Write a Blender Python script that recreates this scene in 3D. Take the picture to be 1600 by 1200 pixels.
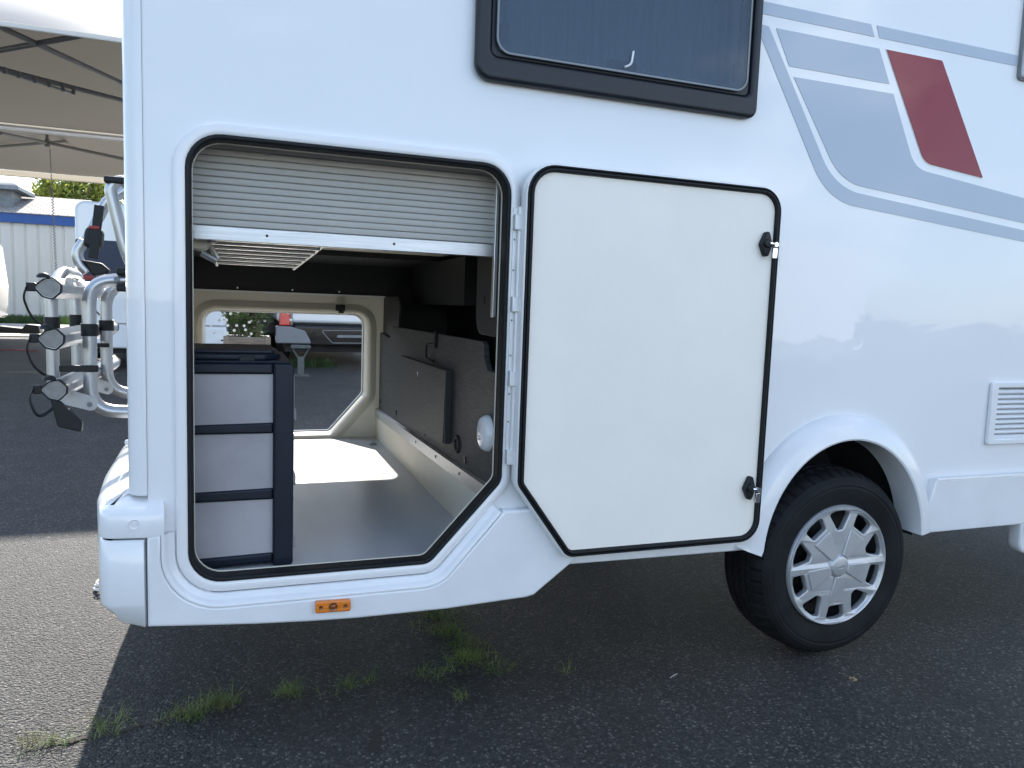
import bpy, math, random
from mathutils import Vector, Matrix
from mathutils.geometry import tessellate_polygon
random.seed(7)
R = math.radians
scene = bpy.context.scene
for o in list(bpy.data.objects): bpy.data.objects.remove(o)
COL = scene.collection

# ------------------------------------------------------------------ camera
F = 1160.0                                   # focal length in pixels of a 1600 px wide frame
CAM = Vector((0.0, -2.0, 1.19))
AX = Vector((0.939447555, -0.000886271, 0.342691561))   # world axes seen from the camera (right, down, forward)
AY = Vector((-0.34085639, -0.10580031, 0.93414304))
AZ = Vector((0.03542897, -0.994387, -0.09969594))
def w(c): return Vector((AX.dot(c), AY.dot(c), AZ.dot(c)))
right, up, back = w(Vector((1, 0, 0))), w(Vector((0, -1, 0))), w(Vector((0, 0, -1)))
cd = bpy.data.cameras.new('camera'); cam = bpy.data.objects.new('camera', cd); COL.objects.link(cam)
cam.matrix_world = Matrix(((right.x, up.x, back.x, CAM.x), (right.y, up.y, back.y, CAM.y), (right.z, up.z, back.z, CAM.z), (0, 0, 0, 1)))
cd.sensor_fit = 'HORIZONTAL'; cd.sensor_width = 36; cd.lens = F / 1600 * 36
cd.clip_start = 0.05; cd.clip_end = 2000
scene.camera = cam
def at(px, py, Y):                            # the point seen at a pixel of the photograph, Y metres behind the side wall
    r = w(Vector((px - 800, py - 600, F))); return CAM + r * ((Y - CAM.y) / r.y)
def atz(px, py, Z=0.0):
    r = w(Vector((px - 800, py - 600, F))); return CAM + r * ((Z - CAM.z) / r.z)
def sz(px, py, Y=0.0):
    p = at(px, py, Y); return (p.x, p.z)

# ------------------------------------------------------------------ sky and sun
SUN_EL, SUN_AZ = R(30), R(0)                  # the sun stands behind the vehicle, square to its side
world = bpy.data.worlds.new('World'); scene.world = world; world.use_nodes = True
nt = world.node_tree; N = nt.nodes; L = nt.links
bg = N['Background']; bg.inputs['Strength'].default_value = 0.15
sky = N.new('ShaderNodeTexSky'); sky.sky_type = 'NISHITA'; sky.sun_disc = False
sky.sun_elevation = SUN_EL; sky.sun_rotation = SUN_AZ; sky.dust_density = 0.5; sky.ozone_density = 2.2
tc = N.new('ShaderNodeTexCoord')
mp = N.new('ShaderNodeMapping'); mp.inputs['Scale'].default_value = (1, 1, 2.3); mp.inputs['Location'].default_value = (0.3, 1.7, 0.2)
cn = N.new('ShaderNodeTexNoise'); cn.inputs['Scale'].default_value = 2.3; cn.inputs['Detail'].default_value = 7; cn.inputs['Roughness'].default_value = 0.58
cr = N.new('ShaderNodeValToRGB'); cr.color_ramp.elements[0].position = 0.525; cr.color_ramp.elements[1].position = 0.68
mx = N.new('ShaderNodeMix'); mx.data_type = 'RGBA'
mx.inputs[7].default_value = (11.5, 11.7, 12.0, 1)
L.new(tc.outputs['Generated'], mp.inputs['Vector']); L.new(mp.outputs['Vector'], cn.inputs['Vector']); L.new(cn.outputs['Fac'], cr.inputs['Fac'])
L.new(cr.outputs['Color'], mx.inputs[0]); L.new(sky.outputs['Color'], mx.inputs[6]); L.new(mx.outputs[2], bg.inputs['Color'])
sd = bpy.data.lights.new('sun', 'SUN'); sd.energy = 4.7; sd.angle = R(0.53); sd.color = (1.0, 0.94, 0.85)
sun = bpy.data.objects.new('sun', sd); COL.objects.link(sun)
sdir = Vector((math.sin(SUN_AZ) * math.cos(SUN_EL), math.cos(SUN_AZ) * math.cos(SUN_EL), math.sin(SUN_EL)))
sun.rotation_euler = sdir.to_track_quat('Z', 'Y').to_euler()
sun.location = (0, 30, 20)
scene.view_settings.view_transform = 'Standard'; scene.view_settings.look = 'None'
scene.view_settings.exposure = 1.24; scene.view_settings.gamma = 1.0

# ------------------------------------------------------------------ materials
def new_mat(name):
    m = bpy.data.materials.new(name); m.use_nodes = True
    return m, m.node_tree, m.node_tree.nodes['Principled BSDF']
def mat(name, col, rough=0.5, metal=0.0, coat=0.0, spec=0.5, var=0.0, vscale=8.0, bump=0.0, bscale=60.0, stretch=(1, 1, 1), trans=0.0, dirt=None, rvar=0.0):
    m, t, b = new_mat(name); n = t.nodes; l = t.links
    c = (col[0], col[1], col[2], 1)
    b.inputs['Base Color'].default_value = c; b.inputs['Roughness'].default_value = rough
    b.inputs['Metallic'].default_value = metal; b.inputs['Coat Weight'].default_value = coat; b.inputs['Coat Roughness'].default_value = 0.02
    b.inputs['Specular IOR Level'].default_value = spec
    b.inputs['Transmission Weight'].default_value = trans
    if var or bump or dirt or rvar:
        co = n.new('ShaderNodeTexCoord'); ma = n.new('ShaderNodeMapping'); ma.inputs['Scale'].default_value = stretch
        l.new(co.outputs['Object'], ma.inputs['Vector'])
    if var or dirt or rvar:
        no = n.new('ShaderNodeTexNoise'); no.inputs['Scale'].default_value = vscale; no.inputs['Detail'].default_value = 6; no.inputs['Roughness'].default_value = 0.6
        l.new(ma.outputs['Vector'], no.inputs['Vector'])
        rp_ = n.new('ShaderNodeValToRGB')
        lo = tuple(x * (1 - var) for x in col) + (1,); hi = tuple(min(1, x * (1 + var)) for x in col) + (1,)
        if dirt: lo = dirt + (1,); hi = c
        rp_.color_ramp.elements[0].position = 0.33; rp_.color_ramp.elements[1].position = 0.62 if not dirt else 0.45
        rp_.color_ramp.elements[0].color = lo; rp_.color_ramp.elements[1].color = hi
        l.new(no.outputs['Fac'], rp_.inputs['Fac']); l.new(rp_.outputs['Color'], b.inputs['Base Color'])
        if rvar:
            mr = n.new('ShaderNodeMapRange'); mr.inputs['To Min'].default_value = max(0, rough - rvar); mr.inputs['To Max'].default_value = rough + rvar
            mr.inputs['From Min'].default_value = 0.3; mr.inputs['From Max'].default_value = 0.7
            l.new(no.outputs['Fac'], mr.inputs['Value']); l.new(mr.outputs['Result'], b.inputs['Roughness'])
    if bump:
        nb = n.new('ShaderNodeTexNoise'); nb.inputs['Scale'].default_value = bscale; nb.inputs['Detail'].default_value = 4
        l.new(ma.outputs['Vector'], nb.inputs['Vector'])
        bu = n.new('ShaderNodeBump'); bu.inputs['Strength'].default_value = bump; bu.inputs['Distance'].default_value = 0.01
        l.new(nb.outputs['Fac'], bu.inputs['Height']); l.new(bu.outputs['Normal'], b.inputs['Normal'])
        if coat: l.new(bu.outputs['Normal'], b.inputs['Coat Normal'])
    return m
M = {}
M['paint'] = mat('white_paint', (0.80, 0.81, 0.82), 0.40, spec=0.4, coat=0.8, bump=0.30, bscale=3.0, var=0.012, vscale=1.6)
M['plastic_white'] = mat('white_plastic', (0.79, 0.80, 0.81), 0.30, coat=0.6, var=0.02, vscale=5, bump=0.03, bscale=5)
M['skirt'] = mat('skirt_plastic', (0.78, 0.79, 0.80), 0.32, coat=0.5, var=0.03, vscale=7)
M['door_inner'] = mat('door_liner', (0.88, 0.84, 0.765), 0.5, var=0.025, vscale=2.5, bump=0.04, bscale=160)
M['rubber'] = mat('black_rubber', (0.007, 0.008, 0.009), 0.6, spec=0.3, var=0.25, vscale=30)
M['cream'] = mat('cream_plastic', (0.70, 0.67, 0.57), 0.45, var=0.03, vscale=5)
M['alu'] = mat('aluminium', (0.55, 0.56, 0.57), 0.42, metal=1.0, var=0.10, vscale=9, stretch=(1, 6, 30), bump=0.03, bscale=90)
M['alu_dull'] = mat('anodised_aluminium', (0.72, 0.72, 0.71), 0.42, metal=1.0, var=0.06, vscale=20)
M['alu_white'] = mat('hinge_aluminium', (0.74, 0.75, 0.75), 0.45, metal=0.35, var=0.04, vscale=20)
M['slat'] = mat('shutter_grey', (0.44, 0.43, 0.40), 0.42, var=0.04, vscale=6, stretch=(1, 1, 20))
M['chrome'] = mat('chrome', (0.85, 0.86, 0.87), 0.12, metal=1.0)
M['black'] = mat('black_plastic', (0.009, 0.010, 0.011), 0.5, spec=0.35, var=0.2, vscale=20)
M['navy'] = mat('navy_plastic', (0.008, 0.012, 0.022), 0.45, spec=0.35, var=0.15, vscale=12, bump=0.05, bscale=300)
M['wood'] = mat('dark_wood_grain', (0.042, 0.045, 0.047), 0.5, spec=0.25, var=0.5, vscale=14, stretch=(1, 1.0, 22), bump=0.4, bscale=40)
M['wood_edge'] = mat('dark_edge', (0.02, 0.022, 0.024), 0.5)
M['black_wood'] = mat('black_wood_grain', (0.014, 0.015, 0.017), 0.5, var=0.35, vscale=22, stretch=(2, 2, 24), bump=0.2, bscale=60)
M['floor'] = mat('grey_vinyl', (0.50, 0.51, 0.52), 0.30, spec=0.35, var=0.03, vscale=2.5, bump=0.03, bscale=60, stretch=(6, 1, 1))
M['window_frame'] = mat('charcoal_frame', (0.012, 0.015, 0.020), 0.42, spec=0.4, var=0.1, vscale=10)
M['decal_grey'] = mat('grey_blue_decal', (0.43, 0.49, 0.57), 0.40, coat=0.35, spec=0.3, bump=0.05, bscale=2.2)
M['decal_red'] = mat('dark_red_decal', (0.25, 0.006, 0.018), 0.40, coat=0.35, spec=0.3, bump=0.05, bscale=2.2)
M['white_trim'] = mat('white_trim', (0.82, 0.82, 0.82), 0.3, coat=0.5)
M['tyre'] = mat('tyre_rubber', (0.010, 0.011, 0.012), 0.7, spec=0.2, var=0.3, vscale=9, bump=0.15, bscale=160)
M['hub'] = mat('silver_wheel_cover', (0.50, 0.51, 0.52), 0.40, metal=0.5, coat=0.15, var=0.05, vscale=14, dirt=None)
M['steel_dark'] = mat('dark_steel', (0.012, 0.012, 0.013), 0.7)
M['underbody'] = mat('underbody', (0.02, 0.02, 0.021), 0.8, var=0.3, vscale=6)
M['bike_alu'] = mat('silver_tube', (0.50, 0.50, 0.50), 0.36, metal=0.9, var=0.05, vscale=18)
M['rail_end'] = mat('rail_inside', (0.22, 0.22, 0.215), 0.4, metal=0.3, var=0.15, vscale=30)
M['bike_plate'] = mat('painted_bracket', (0.52, 0.52, 0.51), 0.4, var=0.05, vscale=20)
M['red_plastic'] = mat('red_buckle', (0.32, 0.02, 0.02), 0.4)
M['frosted'] = mat('frosted_plastic', (0.36, 0.35, 0.37), 0.38, var=0.13, vscale=3.2, spec=0.4)
M['amber'] = mat('amber_lens', (0.75, 0.20, 0.005), 0.18, coat=1.0, bump=0.3, bscale=220)
M['amber_dark'] = mat('amber_recess', (0.20, 0.05, 0.004), 0.3, coat=0.5)
M['red_lens'] = mat('red_lens', (0.62, 0.015, 0.012), 0.15, coat=1.0, bump=0.3, bscale=60)
M['canopy'] = None
M['grey_tube'] = mat('grey_tube', (0.17, 0.17, 0.17), 0.5, metal=0.2)
M['galv'] = mat('galvanised', (0.22, 0.23, 0.24), 0.55, metal=0.5, var=0.15, vscale=6)
M['cladding'] = mat('pale_cladding', (0.68, 0.66, 0.62), 0.55, var=0.06, vscale=0.8, stretch=(1, 1, 0.2))
M['blue'] = mat('blue_fascia', (0.03, 0.10, 0.33), 0.5, var=0.1, vscale=2)
M['concrete'] = mat('concrete', (0.40, 0.38, 0.34), 0.85, var=0.15, vscale=1.2, bump=0.3, bscale=30)
M['white_cable'] = mat('white_cable', (0.75, 0.74, 0.70), 0.5)
M['timber'] = mat('weathered_timber', (0.20, 0.165, 0.13), 0.8, var=0.3, vscale=8, stretch=(1, 4, 12), bump=0.4, bscale=30)
M['soil'] = mat('soil', (0.045, 0.037, 0.03), 0.95, var=0.3, vscale=20, bump=0.5, bscale=50)
M['bark'] = mat('bark', (0.10, 0.08, 0.06), 0.9, var=0.3, vscale=15, bump=0.5, bscale=30)
M['glass_dark'] = mat('dark_glass', (0.022, 0.032, 0.065), 0.3, spec=0.25)
M['far_paint'] = mat('far_white_paint', (0.76, 0.77, 0.78), 0.32, coat=0.8, var=0.02, vscale=2)
M['far_grey'] = mat('grey_bumper', (0.20, 0.215, 0.23), 0.4, coat=0.3, var=0.05, vscale=5)
M['flower'] = mat('white_flower', (0.78, 0.76, 0.70), 0.6)
M['paper'] = mat('dry_leaf', (0.42, 0.30, 0.17), 0.8, var=0.2, vscale=60)

def leaf_mat(name, a, b_, sc):
    m, t, b = new_mat(name); n = t.nodes; l = t.links
    co = n.new('ShaderNodeTexCoord'); no = n.new('ShaderNodeTexNoise'); no.inputs['Scale'].default_value = sc; no.inputs['Detail'].default_value = 3
    rp_ = n.new('ShaderNodeValToRGB'); rp_.color_ramp.elements[0].position = 0.35; rp_.color_ramp.elements[1].position = 0.65
    rp_.color_ramp.elements[0].color = a + (1,); rp_.color_ramp.elements[1].color = b_ + (1,)
    l.new(co.outputs['Object'], no.inputs['Vector']); l.new(no.outputs['Fac'], rp_.inputs['Fac']); l.new(rp_.outputs['Color'], b.inputs['Base Color'])
    b.inputs['Roughness'].default_value = 0.55
    tr = n.new('ShaderNodeBsdfTranslucent'); ad = n.new('ShaderNodeMixShader'); ad.inputs[0].default_value = 0.4
    l.new(rp_.outputs['Color'], tr.inputs['Color']); l.new(b.outputs[0], ad.inputs[1]); l.new(tr.outputs[0], ad.inputs[2])
    l.new(ad.outputs[0], n['Material Output'].inputs['Surface'])
    return m
M['grass'] = leaf_mat('grass_blades', (0.10, 0.17, 0.03), (0.24, 0.31, 0.09), 9)
M['straw'] = leaf_mat('straw_blades', (0.13, 0.12, 0.05), (0.22, 0.22, 0.09), 9)
M['leaf'] = leaf_mat('oleander_leaf', (0.08, 0.13, 0.04), (0.20, 0.26, 0.09), 6)
M['tree_leaf'] = leaf_mat('tree_leaf', (0.10, 0.14, 0.02), (0.36, 0.38, 0.07), 0.9)
M['hedge'] = leaf_mat('lawn_blades', (0.03, 0.065, 0.015), (0.07, 0.12, 0.03), 2)

def canopy_mat(name, col, tr_):
    m, t, b = new_mat(name); n = t.nodes; l = t.links
    b.inputs['Base Color'].default_value = col + (1,); b.inputs['Roughness'].default_value = 0.6
    tr = n.new('ShaderNodeBsdfTranslucent'); tr.inputs['Color'].default_value = (0.42, 0.37, 0.28, 1)
    a = n.new('ShaderNodeMixShader'); a.inputs[0].default_value = tr_
    l.new(b.outputs[0], a.inputs[1]); l.new(tr.outputs[0], a.inputs[2]); l.new(a.outputs[0], n['Material Output'].inputs['Surface'])
    return m
M['canopy'] = canopy_mat('tent_fabric_shaded', (0.27, 0.255, 0.235), 0.04); M['valance'] = canopy_mat('tent_fabric_bright', (0.74, 0.71, 0.66), 0.25)  # same white fabric: underside shade put into the roof colour, valance kept bright

def asphalt_mat():
    m, t, b = new_mat('asphalt'); n = t.nodes; l = t.links
    co = n.new('ShaderNodeTexCoord')
    def noise(s, d=5, r=0.6):
        x = n.new('ShaderNodeTexNoise'); x.inputs['Scale'].default_value = s; x.inputs['Detail'].default_value = d; x.inputs['Roughness'].default_value = r
        l.new(co.outputs['Object'], x.inputs['Vector']); return x
    def voro(s, feat='F1'):
        x = n.new('ShaderNodeTexVoronoi'); x.inputs['Scale'].default_value = s; x.feature = feat
        l.new(co.outputs['Object'], x.inputs['Vector']); return x
    def math_(op, a, b2):
        x = n.new('ShaderNodeMath'); x.operation = op
        for i, v in enumerate((a, b2)):
            if isinstance(v, (int, float)): x.inputs[i].default_value = v
            else: l.new(v, x.inputs[i])
        return x.outputs[0]
    v1 = voro(125); v2 = voro(300)
    big = noise(0.55, 4); mid = noise(3.5, 5); fine = noise(60, 3)
    # stone colour, one tone per chip
    sep = n.new('ShaderNodeSeparateColor'); l.new(v1.outputs['Color'], sep.inputs[0])
    r1 = n.new('ShaderNodeValToRGB'); e = r1.color_ramp.elements
    e[0].position = 0.0; e[0].color = (0.024, 0.025, 0.027, 1); e[1].position = 1.0; e[1].color = (0.32, 0.30, 0.27, 1)
    for p, c in ((0.40, (0.046, 0.047, 0.049)), (0.75, (0.080, 0.080, 0.079)), (0.90, (0.15, 0.145, 0.138))):
        k = e.new(p); k.color = c + (1,)
    l.new(sep.outputs[0], r1.inputs['Fac'])
    # bitumen in the gaps
    d = n.new('ShaderNodeMapRange'); d.inputs['From Min'].default_value = 0.30; d.inputs['From Max'].default_value = 0.75
    l.new(v1.outputs['Distance'], d.inputs['Value'])
    mixg = n.new('ShaderNodeMix'); mixg.data_type = 'RGBA'; mixg.inputs[7].default_value = (0.018, 0.018, 0.019, 1)
    l.new(math_('MULTIPLY', d.outputs[0], 0.8), mixg.inputs[0]); l.new(r1.outputs['Color'], mixg.inputs[6])
    # worn, dusty patches
    w1 = n.new('ShaderNodeMapRange'); w1.inputs['From Min'].default_value = 0.35; w1.inputs['From Max'].default_value = 0.7
    w1.inputs['To Min'].default_value = 0.36; w1.inputs['To Max'].default_value = 1.02
    l.new(math_('ADD', math_('MULTIPLY', big.outputs['Fac'], 0.6), math_('MULTIPLY', mid.outputs['Fac'], 0.4)), w1.inputs['Value'])
    mul = n.new('ShaderNodeMix'); mul.data_type = 'RGBA'; mul.blend_type = 'MULTIPLY'; mul.inputs[0].default_value = 1.0
    l.new(mixg.outputs[2], mul.inputs[6]); l.new(w1.outputs[0], mul.inputs[7])
    l.new(mul.outputs[2], b.inputs['Base Color'])
    b.inputs['Roughness'].default_value = 0.75; b.inputs['Specular IOR Level'].default_value = 0.45
    h = math_('ADD', math_('MULTIPLY', v1.outputs['Distance'], -1.0), math_('ADD', math_('MULTIPLY', v2.outputs['Distance'], -0.35), math_('MULTIPLY', fine.outputs['Fac'], 0.5)))
    bu = n.new('ShaderNodeBump'); bu.inputs['Strength'].default_value = 1.0; bu.inputs['Distance'].default_value = 0.009
    l.new(h, bu.inputs['Height']); l.new(bu.outputs['Normal'], b.inputs['Normal'])
    return m
M['asphalt'] = asphalt_mat()
M['tar'] = mat('tar', (0.012, 0.012, 0.013), 0.6, var=0.2, vscale=40, bump=0.5, bscale=120)

def roof_mat():
    m, t, b = new_mat('roof_tiles'); n = t.nodes; l = t.links
    co = n.new('ShaderNodeTexCoord'); br = n.new('ShaderNodeTexBrick'); br.inputs['Scale'].default_value = 1.0
    br.inputs['Color1'].default_value = (0.34, 0.31, 0.28, 1); br.inputs['Color2'].default_value = (0.42, 0.39, 0.35, 1); br.inputs['Mortar'].default_value = (0.20, 0.18, 0.16, 1)
    br.inputs['Mortar Size'].default_value = 0.02; br.inputs['Brick Width'].default_value = 0.34; br.inputs['Row Height'].default_value = 0.3
    l.new(co.outputs['Object'], br.inputs['Vector']); l.new(br.outputs['Color'], b.inputs['Base Color']); b.inputs['Roughness'].default_value = 0.85
    bu = n.new('ShaderNodeBump'); bu.inputs['Strength'].default_value = 0.6; bu.inputs['Distance'].default_value = 0.05
    l.new(br.outputs['Fac'], bu.inputs['Height']); bu.invert = True; l.new(bu.outputs['Normal'], b.inputs['Normal'])
    return m
M['roof'] = roof_mat()

def glass_mat():
    m, t, b = new_mat('window_acrylic'); n = t.nodes; l = t.links
    b.inputs['Base Color'].default_value = (0.12, 0.145, 0.175, 1); b.inputs['Roughness'].default_value = 0.06; b.inputs['Coat Weight'].default_value = 1.0
    tp = n.new('ShaderNodeBsdfTransparent'); tp.inputs['Color'].default_value = (0.62, 0.70, 0.78, 1)
    a = n.new('ShaderNodeMixShader'); a.inputs[0].default_value = 0.6
    l.new(b.outputs[0], a.inputs[1]); l.new(tp.outputs[0], a.inputs[2]); l.new(a.outputs[0], n['Material Output'].inputs['Surface'])
    return m
M['acrylic'] = glass_mat()

# ------------------------------------------------------------------ mesh helpers
ORG = {}
def tag(o, label=None, cat=None, group=None, kind=None):
    if label: o['label'] = label
    if cat: o['category'] = cat
    if group: o['group'] = group
    if kind: o['kind'] = kind
    return o
def thing(name, label, cat, loc=(0, 0, 0), group=None):
    o = bpy.data.objects.new(name, None); COL.objects.link(o); o.location = loc; o.empty_display_size = 0.2
    ORG[o.name] = Vector(loc); tag(o, label, cat, group); return o

def area(l): return sum(l[i][0] * l[(i + 1) % len(l)][1] - l[(i + 1) % len(l)][0] * l[i][1] for i in range(len(l))) / 2
def ccw(l): return list(l) if area(l) > 0 else list(reversed(l))
def rp(cs, n=6):                              # rounded polygon from (x, z, radius)
    out = []; k = len(cs)
    for i in range(k):
        p = Vector(cs[i][:2]); r = cs[i][2] if len(cs[i]) > 2 else 0
        a = (Vector(cs[i - 1][:2]) - p); b = (Vector(cs[(i + 1) % k][:2]) - p)
        if r <= 0: out.append((p.x, p.y)); continue
        la, lb = a.length, b.length; a.normalize(); b.normalize()
        ang = a.angle(b); d = min(r / math.tan(ang / 2), la * 0.49, lb * 0.49); rr = d * math.tan(ang / 2)
        c = p + (a + b).normalized() * (rr / math.sin(ang / 2))
        s = p + a * d - c; e = p + b * d - c
        t0 = math.atan2(s.y, s.x); t1 = math.atan2(e.y, e.x); dt = (t1 - t0 + math.pi) % (2 * math.pi) - math.pi
        for j in range(n + 1):
            t = t0 + dt * j / n; out.append((c.x + rr * math.cos(t), c.y + rr * math.sin(t)))
    return ccw(out)
def normals(l, closed=True):
    out = []; k = len(l)
    for i in range(k):
        if closed: a, b, c = l[i - 1], l[i], l[(i + 1) % k]
        else: a, b, c = l[max(i - 1, 0)], l[i], l[min(i + 1, k - 1)]
        n1 = Vector((b[1] - a[1], a[0] - b[0])); n2 = Vector((c[1] - b[1], b[0] - c[0]))
        if n1.length > 1e-9: n1.normalize()
        if n2.length > 1e-9: n2.normalize()
        s = n1 + n2
        if s.length < 1e-6: s = n1
        s.normalize(); d = max(0.4, s.dot(n1) if n1.length > .5 else 1.0)
        out.append(s / d)
    return out
def offs(l, d, closed=True):
    return [(p[0] + n.x * d, p[1] + n.y * d) for p, n in zip(l, normals(l, closed))]

class MB:
    def __init__(s): s.v = []; s.f = []; s.flat = set()
    def add(s, vs, fs, flat=False):
        o = len(s.v); s.v += [Vector(v) for v in vs]
        for f in fs:
            if flat: s.flat.add(len(s.f))
            s.f.append(tuple(o + i for i in f))
        return s
    def box(s, x0, x1, y0, y1, z0, z1, b=0.0):
        if b <= 0:
            vs = [(x, y, z) for x in (x0, x1) for y in (y0, y1) for z in (z0, z1)]
            return s.add(vs, [(0, 1, 3, 2), (4, 6, 7, 5), (0, 4, 5, 1), (2, 3, 7, 6), (0, 2, 6, 4), (1, 5, 7, 3)], True)
        return s.prism(rp([(x0, z0, b), (x1, z0, b), (x1, z1, b), (x0, z1, b)], 3), y0, y1, b)
    def prism(s, loop, y0, y1, b=0.0, holes=(), axis='y', seg=3):
        """outline in (x, z) pushed from y0 (front) to y1; rim rounded by b; axis 'x': outline in (y, z); axis 'z': outline in (x, y)"""
        loops = [ccw(loop)] + [list(reversed(ccw(h))) for h in holes]
        sg = 1 if y1 > y0 else -1
        def P(p, d):
            return (p[0], d, p[1]) if axis == 'y' else ((d, p[0], p[1]) if axis == 'x' else (p[0], p[1], d))
        levels = []
        if b > 0:
            for j in range(seg + 1):
                t = j / seg * math.pi / 2; levels.append((-b * (1 - math.sin(t)), y0 + sg * b * (1 - math.cos(t))))
            for j in range(seg, -1, -1):
                t = j / seg * math.pi / 2; levels.append((-b * (1 - math.sin(t)), y1 - sg * b * (1 - math.cos(t))))
        else: levels = [(0, y0), (0, y1)]
        first = []; last = []
        for lp in loops:
            k = len(lp); rings = []
            for (d, y) in levels:
                o = len(s.v); pts = offs(lp, d) if d else lp
                s.v += [Vector(P(p, y)) for p in pts]; rings.append((o, pts))
            for a in range(len(rings) - 1):
                o1, o2 = rings[a][0], rings[a + 1][0]
                for i in range(k):
                    j = (i + 1) % k; s.f.append((o1 + i, o1 + j, o2 + j, o2 + i))
            first.append(rings[0]); last.append(rings[-1])
        for rr, rev in ((first, False), (last, True)):
            idx = []; pts3 = []
            for o, pts in rr:
                idx += [o + i for i in range(len(pts))]; pts3.append([Vector((p[0], p[1], 0)) for p in pts])
            for t in tessellate_polygon(pts3):
                t = tuple(idx[i] for i in t)
                s.flat.add(len(s.f)); s.f.append(t if not rev else tuple(reversed(t)))
        return s
    def sweep(s, loop, prof, closed=True, cap=True):
        """profile of (outward offset, y) carried along a loop in (x, z)"""
        nn = normals(loop, closed); k = len(loop); o = len(s.v); q = len(prof)
        for (p, n) in zip(loop, nn):
            for d, y in prof: s.v.append(Vector((p[0] + n.x * d, y, p[1] + n.y * d)))
        for i in range(k if closed else k - 1):
            j = (i + 1) % k
            for a in range(q - 1): s.f.append((o + i * q + a, o + j * q + a, o + j * q + a + 1, o + i * q + a + 1))
        if not closed and cap:
            s.f.append(tuple(o + a for a in range(q))); s.f.append(tuple(o + (k - 1) * q + a for a in reversed(range(q))))
        return s
    def tube(s, pts, r, n=10, ry=None, closed=False, cap=True):
        pts = [Vector(p) for p in pts]; k = len(pts); o = len(s.v)
        rs = r if isinstance(r, (list, tuple)) else [r] * k
        prev = None
        for i, p in enumerate(pts):
            a = pts[i - 1] if (i > 0 or closed) else pts[i]; b = pts[(i + 1) % k] if (i < k - 1 or closed) else pts[i]
            t = (b - a).normalized()
            if prev is None:
                u = t.cross(Vector((0, 1, 0)))
                if u.length < 0.2: u = t.cross(Vector((1, 0, 0)))
            else: u = prev - t * prev.dot(t)
            u.normalize(); prev = u; v = t.cross(u)
            for j in range(n):
                an = 2 * math.pi * j / n
                s.v.append(p + u * (rs[i] * math.cos(an)) + v * ((ry or rs[i]) * math.sin(an)))
        for i in range(k if closed else k - 1):
            i2 = (i + 1) % k
            for j in range(n):
                j2 = (j + 1) % n; s.f.append((o + i * n + j, o + i * n + j2, o + i2 * n + j2, o + i2 * n + j))
        if cap and not closed:
            s.f.append(tuple(o + j for j in reversed(range(n)))); s.f.append(tuple(o + (k - 1) * n + j for j in range(n)))
        return s
    def lathe(s, c, prof, n=48, axis='y', mod=None):
        """profile of (radius, along) round an axis through c"""
        c = Vector(c); o = len(s.v); q = len(prof)
        for i in range(n):
            a = 2 * math.pi * i / n
            for k_, (r, h) in enumerate(prof):
                if mod: r = r + mod(i, k_)
                if axis == 'y': s.v.append(c + Vector((r * math.cos(a), h, r * math.sin(a))))
                elif axis == 'z': s.v.append(c + Vector((r * math.cos(a), r * math.sin(a), h)))
                else: s.v.append(c + Vector((h, r * math.cos(a), r * math.sin(a))))
        for i in range(n):
            i2 = (i + 1) % n
            for a in range(q - 1): s.f.append((o + i * q + a, o + i2 * q + a, o + i2 * q + a + 1, o + i * q + a + 1))
        return s
    def disc(s, c, r, h, axis='y', n=16, r2=None):
        r2 = r if r2 is None else r2
        return s.lathe(c, [(0.0001, 0), (r2, 0), (r, h * 0.25), (r, h), (0.0001, h)], n, axis)
    def build(s, name, m, parent=None, smooth=True, ang=42, origin=None):
        org = ORG.get(parent.name, Vector((0, 0, 0))) if parent else (Vector(origin) if origin else Vector((0, 0, 0)))
        me = bpy.data.meshes.new(name)
        me.from_pydata([v - org for v in s.v], [], s.f)
        me.materials.append(m)
        if smooth:
            me.polygons.foreach_set('use_smooth', [i not in s.flat for i in range(len(s.f))])
        me.update()
        if smooth: me.set_sharp_from_angle(angle=R(ang))
        o = bpy.data.objects.new(name, me); COL.objects.link(o)
        if parent: o.parent = parent; ORG[o.name] = org
        else: o.location = org; ORG[o.name] = org
        return o
def arc(c, r, a0, a1, n, plane='xz', y=0):
    return [(c[0] + r * math.cos(R(a0 + (a1 - a0) * i / n)), y, c[1] + r * math.sin(R(a0 + (a1 - a0) * i / n))) for i in range(n + 1)]
def smooth_path(pts, r, n=6):                 # polyline with rounded bends
    pts = [Vector(p) for p in pts]; out = [pts[0]]
    for i in range(1, len(pts) - 1):
        a = (pts[i - 1] - pts[i]); b = (pts[i + 1] - pts[i]); d = min(r, a.length * 0.48, b.length * 0.48)
        p0 = pts[i] + a.normalized() * d; p1 = pts[i] + b.normalized() * d
        for j in range(n + 1):
            t = j / n; out.append((1 - t) ** 2 * p0 + 2 * t * (1 - t) * pts[i] + t * t * p1)
    out.append(pts[-1]); return out
def put(name, m, parent, fn, *a, **k):
    b = MB(); getattr(b, fn)(*a, **k); return b.build(name, m, parent)

# ================================================================== SETTING
g = MB(); g.add([(-400, -400, 0), (400, -400, 0), (400, 400, 0), (-400, 400, 0)], [(0, 1, 2, 3)])
ground = tag(g.build('ground', M['asphalt'], None, False), kind='structure')
g = MB(); g.box(-40, 30, 21.0, 30.0, -0.05, 0.03, 0); pav = tag(g.build('pavement', M['concrete'], None, False), kind='structure')
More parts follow.
